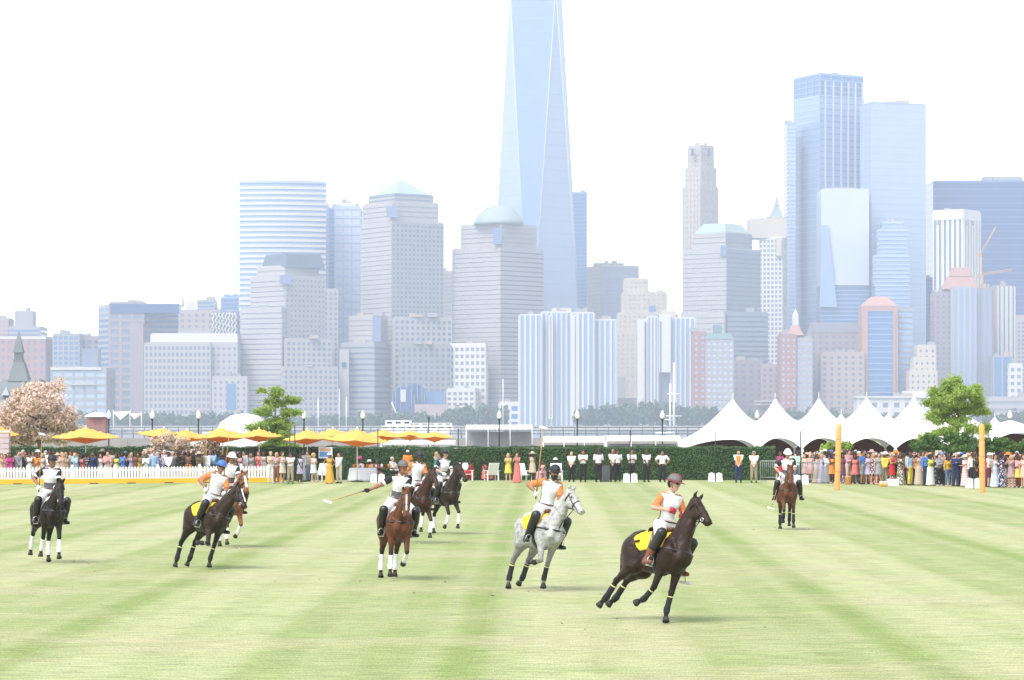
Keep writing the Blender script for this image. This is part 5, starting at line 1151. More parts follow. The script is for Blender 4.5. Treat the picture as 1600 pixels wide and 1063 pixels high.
def ferry(l, r, d, decks, lb):
    T = empty('ferry_boat', (PX((l + r) / 2, d), d, -2.4), label=lb, cat='boat', group='white ferries on the river'); w_ = (r - l) * d / F / 2; b = 3.2
    zz = PZ(672, d) + 2.4
    MB().prism([(-w_, -b), (w_ * .85, -b), (w_, 0), (w_ * .85, b), (-w_, b)], -.3, zz).build('hull', M_hull, T)
    for k, (q0, q1, y0, y1) in enumerate(decks):
        x0_, x1_ = -w_ + 2 * w_ * q0, -w_ + 2 * w_ * q1; z0, z1 = PZ(y0, d) + 2.4, PZ(y1, d) + 2.4
        dk = MB().box(x0_, x1_, -b * .85, b * .85, z0, z1).build('deck_house', M_hull, T); n = max(2, int((x1_ - x0_) / 1.6))
        for i in range(n): a = x0_ + (x1_ - x0_) * (i + .2) / n; MB().box(a, a + (x1_ - x0_) / n * .6, -b * .85 - .04, -b * .85 + .02, z0 + (z1 - z0) * .4, z0 + (z1 - z0) * .75).build('window', M_bglass, dk)
    return T
T = ferry(597, 712, 620, [(.0, .97, 672, 665.5), (.05, .40, 665.3, 657), (.42, .95, 665.3, 661)], 'white double deck ferry moored above the umbrella row'); MB().tube([(-5, 0, 8), (-6, 0, 10.4)], [.2, .1], 6).build('mast', M_hull, T)
T = ferry(20, 90, 640, [(.1, .9, 672, 664)], 'white ferry mostly hidden behind the cherry tree')
def sailboat(px, top, d, lb, extra=(), mr=.16):
    T = empty('sailing_boat', (PX(px, d), d, -2.4), label=lb, cat='boat', group='masts of moored sailing boats'); h = PZ(top, d) + 2.4
    MB().prism([(-5, 0), (-3, -1.5), (4, -1.4), (6, 0), (4, 1.4), (-3, 1.5)], -.4, 1.6, [(-5.4, 0), (-3.2, -1.7), (4.2, -1.6), (6.6, 0), (4.2, 1.6), (-3.2, 1.7)]).build('hull', M_hull, T)
    MB().tube([(0, 0, 1.6), (0, 0, h)], [mr, mr * .6], 7).build('mast', M_hull, T); MB().tube([(0, 0, 3.2), (-4.2, 0, 3.0)], .22, 6).build('boom', M_hull, T)
    for z, w_ in extra: MB().tube([(-w_, 0, h * z), (w_, 0, h * z)], .14, 6).build('yard', M_hull, T)
sailboat(530, 608, 900, 'sailing boat with tallest white mast left of the pyramid tower foot'); sailboat(497, 622, 930, 'sailing boat mast right of the left green tree'); sailboat(541, 620, 960, 'sailing boat mast just right of the tallest left mast')
sailboat(1053, 567, 760, 'tall ship with white mast and cross yards left of first marquee', ((.35, 2.2), (.62, 1.8)), .38); sailboat(1047, 600, 800, 'second shorter white mast beside the tall ship', ((.4, 1.6),), .3); sailboat(786, 592, 900, 'thin white mast before the domed tower foot')

# ------------------------------------------------------------------ garden furniture and small things by the hedge
def chair(px, py, lb, yaw=0, cush=None):
    x, d = ground_px(px, py); T = empty('garden_chair', (x, d, 0), (0, 0, R(yaw)), lb, 'chair', 'white garden chairs')
    for i in range(5): sl_ = MB(); q = -.26 + i * .13; sl_.add([(q - .055, .18, .34), (q + .055, .18, .34), (q + .06, .46, 1.02), (q - .06, .46, 1.02), (q - .055, .2, .33), (q + .055, .2, .33), (q + .06, .48, 1.01), (q - .06, .48, 1.01)], [(0, 1, 2, 3), (7, 6, 5, 4), (0, 4, 5, 1), (1, 5, 6, 2), (2, 6, 7, 3), (3, 7, 4, 0)]); sl_.build('back_slat', M_paint, T)
    for i in range(4): MB().box(-.3, .3, -.3 + i * .125, -.19 + i * .125, .36 - i * .015, .385 - i * .015).build('seat_slat', M_paint, T)
    for s in (-1, 1):
        MB().box(s * .33 - .03, s * .33 + .03, -.32, -.24, 0, .56).build('leg', M_paint, T); MB().box(s * .33 - .03, s * .33 + .03, .2, .28, 0, .56).build('leg', M_paint, T); MB().box(s * .34 - .06, s * .34 + .06, -.36, .34, .565, .595).build('armrest', M_paint, T)
    if cush: MB().box(-.26, .26, -.26, .18, .39, .46).build('cushion', cush, T)
chair(500, 752, 'white garden chair behind guest in mustard dress', -30); chair(727, 751, 'white garden chair holding guest in red dress', 20); chair(768, 751, 'white slatted chair turned away right of guest in red', 200, M_org); chair(818, 752, 'white garden chair half hidden behind guest in coral dress', 30); chair(640, 751, 'white garden chair behind standing guest in orange shirt', -60); chair(869, 752, 'white garden chair under guest with white hat', 0)
x, d = ground_px(566, 753); T = empty('dining_table', (x, d + .6, 0), label='table under a long white cloth below the largest umbrella', cat='table')
MB().lathe([(.88, .02), (.86, .2), (.80, .5), (.78, .74), (.74, .765)], 26).build('tablecloth', mat('white_tablecloth', (.66, .67, .72), .85, var=.05, scale=4, bump=.5, bscale=5), T); MB().lathe([(.74, .766), (.73, .78)], 26).build('table_top', M_paint, T)
for k in range(5): tag(MB().lathe([(.05, .782), (.08, .84), (.09, .95), (.05, 1.0)], 10).build('centrepiece', [M_org, L_bl, M_paint][k % 3], None, (x - .5 + .25 * k, d + .6 + .15 * (k % 2), 0)), ['orange posy at left end of the white table', 'pink posy on the white table', 'white cup on middle of the white table', 'orange posy right of middle on the white table', 'pink posy at right end of the white table'][k], 'table decoration', 'things on the white table')
x, d = ground_px(612, 752); T = empty('dining_table', (x, d + .8, 0), label='dark wooden table set with pink things right of white table', cat='table')
MB().box(-.9, .9, -.4, .4, .70, .75).build('table_top', K_brown if 'K_brown' in globals() else M_bark, T)
for sx in (-.8, .8):
    for sy in (-.33, .33): MB().box(sx - .035, sx + .035, sy - .035, sy + .035, 0, .698).build('leg', M_bark, T)
for k in range(4): tag(MB().lathe([(.04, .752), (.07, .8), (.08, .93), (.04, .98)], 10).build('centrepiece', [L_bl, M_org][k % 2], None, (x - .6 + .4 * k, d + .8, 0)), ['pink posy at left end of the wooden table', 'orange posy on the wooden table', 'second pink posy on the wooden table', 'orange posy at right end of the wooden table'][k], 'table decoration', 'things on the wooden table')
x, d = ground_px(508, 751); T = empty('notice_board', (x, 163.8, 0), label='blue and orange notice board on the hedge behind mustard dress', cat='sign')
MB().box(-.42, .38, -.03, .03, 1.28, 1.92).build('panel', mat('board_white', (.6, .62, .68), .6), T); MB().box(-.36, .32, -.036, -.031, 1.36, 1.66).build('print', mat('poster_blue', (.10, .22, .50), .6, var=.3), T); MB().box(-.36, .32, -.036, -.031, 1.70, 1.86).build('print', mat('poster_orange', (.50, .28, .18), .6, var=.3), T)
for sx in (-.3, .3): MB().box(sx - .02, sx + .02, -.02, .02, 0, 1.279).build('leg', M_pole, T)
T = empty('plank_kiosk', (PX(-2, 160), 160, 0), label='pinkish kiosk of stacked boards at left edge', cat='kiosk')
for k in range(9): MB().box(-.62, .62, -.3, .3, .02 + .31 * k, .30 + .31 * k).build('board', mat('pink_board', (.45, .36, .38), .7, var=.1, scale=2), T)
MB().box(-.68, .68, -.36, .36, 2.815, 2.88).build('roof', M_paint, T)
def barrier(px0, py0, px1, py1, lb):
    (xa, da), (xb, db) = ground_px(px0, py0), ground_px(px1, py1); a, b = Vector((xa, da, 0)), Vector((xb, db, 0)); L = (b - a).length
    T = empty('steel_barrier', a, (0, 0, math.atan2(b.y - a.y, b.x - a.x)), lb, 'barrier', 'steel crowd barriers'); ms = mat('galvanised_steel', (.40, .41, .42), .4, .6)
    MB().tube([(0, 0, .03), (0, 0, 1.12), (.04, 0, 1.16), (L - .04, 0, 1.16), (L, 0, 1.12), (L, 0, .03)], .024, 7).build('frame', ms, T); MB().tube([(0, 0, .22), (L, 0, .22)], .02, 7).build('bottom_rail', ms, T)
    for i in range(1, int(L / .13)): MB().tube([(i * .13, 0, .22), (i * .13, 0, 1.15)], .010, 5).build('bar', ms, T)
    for q in (.25, L - .25): MB().box(q - .03, q + .03, -.3, .3, 0, .04).build('foot', ms, T)
barrier(1188, 752, 1232, 752.6, 'steel crowd barrier standing before the hedge end'); barrier(1238, 754, 1283, 756, 'steel crowd barrier holding back the right crowd')
for px, py, kind, lb in ((1325, 757.5, 0, 'orange bucket at feet of guest in coral dress'), (1377, 760.5, 1, 'orange and white ball shaped bag by goal post guest'), (1383, 760.5, 1, 'second orange and white bag beside the first'), (1395, 759.5, 2, 'white cool box at feet of guest in red'), (946, 753, 3, 'grey bin behind third waiter')):
    x, d = ground_px(px, py); T = empty(['bucket', 'bag', 'cool_box', 'bin'][kind], (x, d, 0), label=lb, cat=['bucket', 'bag', 'cool box', 'bin'][kind])
    if kind == 0: MB().lathe([(.14, 0), (.17, .42), (.185, .43), (.185, .46)], 14).build('shell', M_goal, T); MB().tube([(-.17, 0, .44), (0, -.05, .62), (.17, 0, .44)], .01, 5).build('handle', M_pole, T)
    elif kind == 1: MB().lathe([(.08, 0), (.14, .07), (.14, .16), (.10, .2)], 12).build('shell', M_goal, T); MB().lathe([(.10, .2), (.11, .24), (.03, .28)], 12).build('top', M_wt, T)
    elif kind == 2: MB().box(-.3, .3, -.18, .18, 0, .3).build('shell', M_wt, T); MB().box(-.31, .31, -.19, .19, .302, .37).build('lid', M_wt, T)
    else: MB().prism([(-.22, -.2), (.22, -.2), (.22, .2), (-.22, .2)], 0, .85, [(-.26, -.24), (.26, -.24), (.26, .24), (-.26, .24)]).build('shell', mat('grey_plastic', (.12, .13, .15), .6), T); MB().box(-.27, .27, -.25, .25, .852, .9).build('lid', mat('grey_plastic', 0), T)
# ------------------------------------------------------------------ guests and waiters (each its own figure; look-alike pieces share mesh data)
COL = dict(white=(.70, .70, .69), cream=(.62, .56, .46), black=(.016, .016, .018), navy=(.020, .035, .11), blue=(.09, .20, .52), sky=(.34, .47, .68), lavender=(.45, .42, .60), grey=(.28, .29, .31), pink=(.62, .32, .34), magenta=(.50, .05, .24), coral=(.66, .17, .15), red=(.50, .03, .03), orange=(.75, .25, .04), peach=(.68, .43, .33), mustard=(.55, .32, .05), yellow=(.72, .55, .09), lime=(.52, .56, .10), mint=(.45, .62, .52), olive=(.10, .11, .05), khaki=(.33, .28, .19), beige=(.52, .42, .32), brown=(.20, .09, .05), maroon=(.16, .03, .05), plum=(.14, .05, .10), mauve=(.42, .28, .30), teal=(.05, .25, .32), jeans=(.10, .15, .26))
def cloth(c, kind=''): 
    if kind in ('floral', 'striped', 'plaid'):
        nm = f'{kind}_{c}_fabric'
        if nm in MATS: return MATS[nm]
        m = mat(nm, COL[c], .85); n = m.node_tree; b = n.nodes['Principled BSDF']; tc = n.nodes.new('ShaderNodeTexCoord')
        t = n.nodes.new('ShaderNodeTexVoronoi' if kind == 'floral' else 'ShaderNodeTexWave'); t.inputs['Scale'].default_value = 11 if kind == 'floral' else 2.2
        if kind != 'floral': t.bands_direction = 'Z' if kind == 'striped' else 'DIAGONAL'
        n.links.new(tc.outputs['Object'], t.inputs['Vector']); rp = n.nodes.new('ShaderNodeValToRGB'); rp.color_ramp.elements[0].position = .35; rp.color_ramp.elements[1].position = .5
        rp.color_ramp.elements[0].color = (.6, .52, .5, 1); rp.color_ramp.elements[1].color = (*COL[c], 1); n.links.new(t.outputs['Distance' if kind == 'floral' else 'Fac'], rp.inputs[0]); n.links.new(rp.outputs[0], b.inputs['Base Color'])
        return m
    return mat(f'{c}_fabric', tuple(v * .82 for v in COL[c]), .85, var=.10, scale=9, bump=.5, bscale=9)
HAIR = dict(black=(.012, .010, .010), brown=(.06, .03, .018), blonde=(.42, .28, .12), grey=(.35, .34, .33), auburn=(.14, .05, .025), white=(.6, .58, .55))
def hairm(c): return mat(f'{c}_hair', HAIR[c], .6, var=.3, scale=25)
SH_, ELB, WRI = {}, {}, {}
def skel(sex, pose):
    w_ = .185 if sex == 'm' else .16
    S = {}
    S['sh'] = [V3(s * w_, 0, 1.43) for s in (1, -1)]
    H = dict(down=[(.25, -.02, .82), (-.25, -.02, .82)], folded=[(-.10, -.20, 1.16), (.10, -.21, 1.19)], clap=[(.03, -.30, 1.22), (-.03, -.30, 1.22)], phone=[(.05, -.26, 1.50), (-.06, -.26, 1.48)], hip=[(.20, -.06, 1.02), (-.20, -.06, 1.02)], front=[(.04, -.22, .96), (-.04, -.22, .96)], drink=[(.06, -.24, 1.46), (-.24, -.04, .84)], sit=[(.10, -.38, .92), (-.10, -.38, .92)])[pose]
    S['arm'] = []
    for i, s in enumerate((1, -1)):
        e, wr = ik(S['sh'][i], V3(*H[i]), .29, .25, (s * (.5 if pose != 'hip' else 1.0), .6 if pose != 'hip' else .1, -.6)); S['arm'].append((S['sh'][i], e, wr))
    if pose == 'sit': S['leg'] = [(V3(s * .09, 0, .92), V3(s * .13, -.42, .90), V3(s * .13, -.45, .50)) for s in (1, -1)]
    else: S['leg'] = [(V3(s * .085, 0, .93), V3(s * .10, -.02, .50), V3(s * .10 + .02 * s, .015, .09)) for s in (1, -1)]
    return S
def torso_p(sex):
    if sex == 'm': return [el((0, 0, .96), (.165, .115, .13)), rc((0, 0, 1.02), (0, 0, 1.22), .14, .145, ((0, 1, 0), 1.28)), el((0, 0, 1.31), (.185, .115, .16)), rc((-.15, 0, 1.425), (.15, 0, 1.425), .065, .065)]
    return [el((0, .01, .95), (.17, .125, .14)), rc((0, 0, 1.04), (0, 0, 1.20), .118, .122, ((0, 1, 0), 1.2)), el((0, 0, 1.30), (.155, .105, .15)), rc((-.06, -.075, 1.28), (.06, -.075, 1.28), .062, .062), rc((-.125, 0, 1.425), (.125, 0, 1.425), .055, .055)]
def arm_p(S, i, sex, part='all'):
    a, e, wr = S['arm'][i]; q = 1 if sex == 'm' else .84; d_ = unit(wr - e)
    up_, fo = [rc(a, e, .056 * q, .043 * q)], [rc(e, wr, .042 * q, .028 * q)]
    if part == 'upper': return up_
    if part == 'sleeve': return up_ + fo
    hp = [rc(wr, wr + d_ * .07, .030 * q, .034 * q)]
    sd_ = unit(np.cross(d_, V3(0, 0, 1)) if abs(d_[2]) < .9 else V3(0, 1, 0))
    for j in range(4): b = wr + d_ * .075 + sd_ * (j - 1.5) * .02; hp.append(rc(b, b + d_ * (.065, .075, .07, .055)[j] + V3(0, -.02, 0), .012, .009, k=.01))
    hp.append(rc(wr + d_ * .03 + sd_ * .03, wr + d_ * .075 + sd_ * .055, .013, .010, k=.01))
    return up_ + fo + hp
def leg_p(S, i, sex, part='all'):
    h, k_, a = S['leg'][i]; q = 1 if sex == 'm' else .94
    L = [rc(h, k_, .092 * q, .060 * q)] + ([rc(k_, k_ + (a - k_) * .35, .056 * q, .058 * q), rc(k_ + (a - k_) * .35, a, .058 * q, .038 * q)] if part != 'thigh' else [])
    if part == 'all': L += [rc(a + V3(0, .03, -.045), a + V3(0, -.15, -.055), .040, .032, ((0, 0, 1), 1.1))]
    return L
HC = V3(0, -.015, 1.615)
MC = {}
def cm(key, fn):
    if key not in MC: MC[key] = fn()
    return MC[key]
def body_mesh(sex, pose):
    def f():
        S = skel(sex, pose); P = torso_p(sex) + [rc((0, .01, 1.44), (0, -.005, 1.55), .056 if sex == 'm' else .048, .052 if sex == 'm' else .045)] + head_prims(HC, V3(0, -1, 0), V3(0, 0, 1), V3(1, 0, 0), 1.0)
        for i in (0, 1): P += arm_p(S, i, sex) + leg_p(S, i, sex)
        return sdf_mesh('guest_body', P, .023, .025, smooth_it=0)
    return cm(('body', sex, pose), f)
def top_mesh(sex, pose, kind):
    def f():
        S = skel(sex, pose); P = torso_p(sex)
        clips = [((0, 0, .90 if kind != 'jacket' else .84), (0, 0, -1)), ((0, -.02, 1.475), (0, -.5, 1))]
        if kind in ('tee',):
            for i in (0, 1): a, e, wr = S['arm'][i]; P += [rc(a, a + (e - a) * .72, .060, .056)]
        elif kind != 'tank':
            for i in (0, 1): P += arm_p(S, i, sex, 'sleeve')
        return sdf_mesh('guest_top', P, .023, .025, .016 if kind != 'jacket' else .026, clips=clips, smooth_it=0)
    return cm(('top', sex, pose, kind), f)
def bottom_mesh(sex, pose, kind):
    def f():
        S = skel(sex, pose); P = torso_p(sex)[:2]
        if kind in ('trousers', 'shorts'):
            for i in (0, 1): P += leg_p(S, i, sex, 'calf')
            return sdf_mesh('guest_trousers', P, .023, .03, .016 if kind == 'trousers' else .024, clips=[((0, 0, 1.03), (0, 0, 1)), ((0, 0, .075 if kind == 'trousers' else .50), (0, 0, -1))], smooth_it=0)
        hem = dict(skirt=.55, maxi=.05)[kind]; P += [rc((0, 0, .92), (0, 0, hem), .175, .24 if kind == 'maxi' else .225, ((0, 1, 0), 1.15))]
        if pose == 'sit': P += [rc((0, 0, .92), (0, -.42, .9), .18, .17), rc((0, -.42, .88), (0, -.44, .55), .16, .2)]
        return sdf_mesh('guest_skirt', P, .023, .04, .012, clips=[((0, 0, 1.05), (0, 0, 1)), ((0, 0, hem), (0, 0, -1))], smooth_it=0)
    return cm(('bottom', sex, pose if pose == 'sit' else '', kind), f)
def dress_mesh(pose, kind):
    def f():
        hem = .55 if kind == 'dress' else .04; P = torso_p('f') + [rc((0, 0, 1.0), (0, 0, hem), .135, .22 if kind == 'dress' else .27, ((0, 1, 0), 1.15))]
        if pose == 'sit': P += [rc((0, 0, .92), (0, -.42, .9), .17, .16), rc((0, -.42, .88), (0, -.44, .55), .16, .2)]
        return sdf_mesh('guest_dress', P, .023, .04, .014, clips=[((0, 0, hem), (0, 0, -1)), ((0, -.02, 1.445), (0, -.35, 1))], smooth_it=0)
    return cm(('dress', pose if pose == 'sit' else '', kind), f)
def hair_mesh(kind):
    def f():
        c = HC; P = [el(c + V3(0, .022, .038), (.097, .116, .108))]
        cl = [(c + V3(0, -.062, .052), (0, -1, -.62))]
        if kind == 'long': P += [rc(c + V3(.055, .05, 0), c + V3(.085, .05, -.26), .05, .04), rc(c + V3(-.055, .05, 0), c + V3(-.085, .05, -.26), .05, .04), rc(c + V3(0, .07, 0), c + V3(0, .085, -.28), .06, .05)]
        if kind == 'bun': P += [el(c + V3(0, .10, .07), (.05, .05, .05))]
        if kind == 'afro': P = [el(c + V3(0, .03, .04), (.145, .14, .135))]; cl = [(c + V3(0, -.060, .0), (0, -1, -.5))]
        return sdf_mesh('guest_hair', P, .019, .03, .003, clips=cl, smooth_it=0)
    return cm(('hair', kind), f)
def hat_mesh(kind):
    def f():
        mb = MB(); z = 1.665
        if kind == 'sunhat': mb.lathe([(.10, z + .0), (.26, z - .03), (.265, z - .022), (.11, z + .02), (.10, z + .085), (.07, z + .105), (.002, z + .11)], 18, (0, .0))
        elif kind == 'panama': mb.lathe([(.10, z), (.17, z - .01), (.172, z), (.108, z + .02), (.104, z + .09), (.08, z + .11), (.002, z + .095)], 18, (0, 0), 1, 1.1)
        elif kind == 'cap':
            mb.lathe([(.098, z - .015), (.100, z + .02), (.085, z + .07), (.05, z + .095), (.002, z + .1)], 16, (0, .01), 1, 1.08); mb.add([(-.07, -.08, z - .01), (.07, -.08, z - .01), (.05, -.19, z - .025), (-.05, -.19, z - .025), (-.07, -.08, z + .002), (.07, -.08, z + .002), (.05, -.19, z - .015), (-.05, -.19, z - .015)], [(3, 2, 1, 0), (4, 5, 6, 7), (0, 1, 5, 4), (1, 2, 6, 5), (2, 3, 7, 6), (3, 0, 4, 7)])
        else: mb.lathe([(.10, z - .02), (.118, z + .03), (.13, z + .10), (.10, z + .16), (.04, z + .18), (.002, z + .18)], 16, (0, .02))   # head wrap
        return mb.mesh('guest_hat')
    return cm(('hat', kind), f)
SHOE = mat('dark_shoe', (.02, .018, .016), .5); SHOES = cm('shoe', lambda: None)
def shoe_mesh(i, sit):
    def f():
        S = skel('m', 'sit' if sit else 'down'); a = S['leg'][i][2]
        return sdf_mesh('guest_shoe', [rc(a + V3(0, .03, -.045), a + V3(0, -.155, -.055), .042, .034, ((0, 0, 1), 1.1))], .02, .02, .010, clips=[(a + V3(0, 0, -.098), (0, 0, -1))], smooth_it=0)
    return cm(('shoe', i, sit), f)
NOUN = dict(tee='shirt', shirt='shirt', jacket='jacket', tank='sleeveless top')
GUESTS = []
def guest(px, d, spec, where, group, cat='person', yaw=None, dz=0.0):
    """spec: 'f phone long/black skin2 hat=sunhat/white dress=magenta' ..."""
    t = spec.split(); sex, pose = t[0], t[1]; hk, hc_ = t[2].split('/'); sk = int(t[3][1:]); kw = dict(q.split('=') for q in t[4:])
    h = (1.76 if sex == 'm' else 1.66) * random.uniform(.95, 1.05) / 1.73
    T = empty('person', (PX(px, d), d, dz), (0, 0, R(yaw if yaw is not None else random.choice((-1, 1)) * random.uniform(2, 62) * random.random() ** .5)), cat=cat, group=group); T.scale = (h * random.uniform(.96, 1.08), h, h)
    if pose == 'sit': T.location.z = -.45 * h + .0
    link('body', body_mesh(sex, pose), SK[sk], T, own=True)
    words = []
    def gar(v): c, *k_ = v.split('/'); return c, (k_[0] if k_ else '')
    if 'dress' in kw or 'gown' in kw:
        kd = 'dress' if 'dress' in kw else 'gown'; c, pt = gar(kw[kd]); link('dress', dress_mesh(pose, kd), cloth(c, pt), T, own=True); words.append(f"{pt + ' ' if pt else ''}{c} {'dress' if kd == 'dress' else 'long dress'}")
    for tk in ('tee', 'shirt', 'jacket', 'tank'):
        if tk in kw:
            c, pt = gar(kw[tk]); link('jacket' if tk == 'jacket' else 'shirt', top_mesh(sex, pose, tk), cloth(c, pt), T, own=True); words.append(f"{pt + ' ' if pt else ''}{c} {NOUN[tk]}")
    for bk_ in ('trousers', 'shorts', 'skirt', 'maxi'):
        if bk_ in kw:
            c, pt = gar(kw[bk_]); link('skirt' if bk_ in ('skirt', 'maxi') else bk_, bottom_mesh(sex, pose, bk_), cloth(c, pt), T, own=True); words.append(f"{pt + ' ' if pt else ''}{c} {'long skirt' if bk_ == 'maxi' else bk_}")
    if 'vest' in kw: c, pt = gar(kw['vest']); link('vest', cm(('vest', sex), lambda: sdf_mesh('guest_vest', torso_p(sex), .023, .025, .030, clips=[((0, 0, .92), (0, 0, -1)), ((0, -.02, 1.465), (0, -.5, 1)), ((.155, 0, 0), (1, 0, 0)), ((-.155, 0, 0), (-1, 0, 0))], smooth_it=0)), cloth(c, pt), T, own=True); words.insert(0, f'{c} vest')
    if hk != 'bald': link('hair', hair_mesh(hk), hairm(hc_), T, own=True)
    if 'hat' in kw: k_, c = kw['hat'].split('/'); link('hat', hat_mesh(k_), cloth(c), T, own=True); words.append(f"{c} {dict(sunhat='sun hat', panama='hat', cap='cap', wrap='head wrap')[k_]}")
    if pose != 'sit':
        for i in (0, 1): link('shoe', shoe_mesh(i, False), SHOE if sex == 'm' else cloth('beige'), T, own=True)
    GUESTS.append((T, words, where, px, dict(phone='holding something up to the face', clap='hands together', folded='arms folded', hip='hands on hips', drink='lifting a drink', front='hands clasped', down='arms down', sit='seated')[pose], f"{hc_} {dict(long='long ', afro='full ', bun='tied ', short='', bald='')[hk]}hair".replace('  ', ' ') if hk != 'bald' else 'bald head'))
    return T
LG = 'guests behind the white picket fence'
def fence_d(px): return 152.6 + (px + 24) / 453 * 6.0
W1 = 'behind the picket fence'
for px, off, sp in ((2, .9, 'f phone long/brown s0 dress=peach'), (8, 1.6, 'f clap long/black s0 dress=pink'), (16, .8, 'f phone long/black s2 shirt=magenta skirt=magenta'), (28, 1.0, 'm front short/brown s3 shirt=grey trousers=grey'), (40, 1.5, 'm drink short/black s1 tee=black trousers=black'), (46, .8, 'f clap short/black s2 tank=white skirt=mint'), (57, .9, 'f folded bun/black s2 shirt=orange trousers=beige'), (66, 1.6, 'f down long/blonde s3 dress=cream'), (78, 1.0, 'm front short/black s4 shirt=white trousers=lavender'), (84, 1.9, 'm clap short/black s4 jacket=plum trousers=black'), (90, 1.0, 'f clap short/blonde s3 dress=white hat=sunhat/beige'), (97, .8, 'f phone long/blonde s3 gown=peach'), (104, 1.5, 'f down long/auburn s0 dress=beige'), (117, .9, 'f clap bun/blonde s3 shirt=sky maxi=sky'), (128, 1.0, 'f clap afro/black s4 dress=coral'), (147, .9, 'm drink short/black s2 jacket=navy trousers=navy'), (157, 1.0, 'f drink long/brown s0 dress=white'), (168, .8, 'm clap bald/black s0 shirt=pink trousers=cream'), (175, 1.5, 'm down short/black s4 jacket=cream trousers=cream'), (182, .9, 'f down long/black s2 dress=lime'), (191, .8, 'f folded afro/black s4 shirt=blue trousers=blue'), (198, 1.8, 'm down short/black s4 shirt=navy trousers=black'), (205, 1.5, 'f phone long/blonde s3 dress=lavender'), (211, .8, 'f front long/black s4 dress=brown'), (228, .8, 'f clap short/black s2 shirt=white skirt=mint'), (240, .9, 'm down short/brown s0 shirt=sky trousers=sky'), (249, 1.2, 'f clap long/brown s0 dress=blue'), (257, 1.7, 'm down short/grey s3 shirt=lavender trousers=grey'), (263, .8, 'm front short/black s4 shirt=white trousers=black'), (270, 1.2, 'm down short/grey s3 jacket=grey trousers=grey'), (279, .8, 'f folded short/black s2 dress=black hat=sunhat/black'), (288, 1.6, 'm drink short/black s4 jacket=black trousers=black'), (294, .8, 'f front long/black s4 tank=brown skirt=orange'), (303, 1.5, 'm clap short/black s4 jacket=black shirt=white trousers=navy'), (311, .8, 'f front long/brown s2 gown=olive hat=sunhat/beige'), (323, .9, 'm down short/black s4 shirt=white trousers=sky'), (332, 1.3, 'm clap short/black s4 shirt=sky trousers=jeans'), (352, 1.6, 'm down short/brown s2 jacket=maroon trousers=black'), (375, .9, 'f clap long/black s2 dress=pink'), (381, 1.3, 'm down short/brown s3 shirt=white trousers=beige'), (393, .8, 'f folded long/brown s1 dress=grey'), (404, .9, 'f clap long/auburn s0 dress=red/floral'), (412, 1.5, 'f down long/black s2 dress=grey/floral'), (36, 2.4, 'm down short/grey s0 shirt=sky trousers=khaki'), (70, 2.4, 'f clap short/white s3 dress=mauve'), (110, 2.3, 'm folded short/brown s1 shirt=white trousers=navy'), (218, 2.3, 'f down afro/black s4 dress=yellow'), (300, 2.6, 'm down short/grey s3 shirt=cream trousers=khaki'), (365, 2.4, 'f clap bun/brown s3 dress=teal')):
    guest(px, fence_d(px) + off, sp, W1, LG)
W2 = 'by the umbrellas'; MG = 'guests standing by the umbrellas'
for px, py, sp in ((423, 755, 'f clap short/blonde s3 tank=beige trousers=white'), (432, 756, 'f folded long/blonde s0 shirt=mauve trousers=brown'), (441, 755, 'f clap long/brown s0 dress=beige/floral'), (454, 756, 'm folded short/black s1 tee=white trousers=khaki hat=cap/black'), (469, 755.5, 'f front long/black s4 dress=lavender'), (475, 753, 'm down short/black s4 shirt=grey trousers=grey'), (490, 754, 'f clap afro/blonde s3 dress=white'), (515, 756, 'f hip long/brown s1 gown=mustard hat=panama/white'), (530, 755.5, 'm front short/brown s0 shirt=white trousers=cream'), (637, 752, 'm down short/grey s4 tee=orange trousers=beige hat=cap/white'), (682, 752, 'f phone long/blonde s0 gown=teal'), (481, 752.5, 'm down short/brown s0 shirt=khaki trousers=jeans')):
    guest(px, GD(py), sp, W2, MG)
for px, py, sp in ((563, 751, 'f sit bun/black s4 dress=white hat=wrap/magenta'), (577, 751, 'f sit short/black s4 dress=orange hat=panama/white'), (588, 751.5, 'f sit long/black s2 dress=pink'), (613, 751, 'm sit short/grey s0 shirt=white trousers=black'), (627, 751.5, 'f sit long/black s4 dress=lavender'), (737, 751, 'f sit short/black s4 dress=red hat=sunhat/black'), (757, 751, 'f sit afro/black s4 dress=coral'), (868, 751.5, 'f sit short/black s4 dress=white hat=panama/white'), (849, 751.5, 'f sit bun/black s2 dress=pink')):
    guest(px, GD(py) + .3, sp, 'before the hedge', 'seated guests before the hedge', yaw=random.choice((-70, -40, 30, 60)))
W3 = 'before the hedge'
for px, py, sp in ((794, 754, 'f phone long/blonde s3 dress=yellow'), (808, 755, 'f phone long/auburn s0 gown=coral'), (832, 754, 'f drink short/brown s4 dress=beige hat=sunhat/beige')): guest(px, GD(py), sp, W3, 'guests standing before the hedge')
WG = 'waiters in white shirts along the hedge'
for i, (px, pose) in enumerate(((893, 'front'), (911, 'clap'), (935, 'down'), (958, 'front'), (965, 'down'), (987, 'clap'), (1010, 'front'), (1035, 'hip'))):
    T = guest(px, GD(753.6 if i != 4 else 752.2), f"m {pose} {'short/black' if i % 3 else 'bald/black'} s{(3, 1, 4, 1, 2, 1, 4, 1)[i]} tee=white trousers=black", W3, WG, 'waiter', yaw=random.uniform(-25, 25))
    GUESTS.pop(); tag(T, ['waiter in white shirt farthest from the marquees', 'second waiter along the hedge, hands joined at waist', 'third waiter along the hedge, before the grey bin', 'waiter in front of an overlapping pair by hedge', 'waiter behind the overlapping pair by hedge', 'waiter standing right behind a thin pole and white weights', 'waiter right of the pole with white weights, hands clasped', 'waiter nearest the front rider, hands on hips'][i], 'waiter')
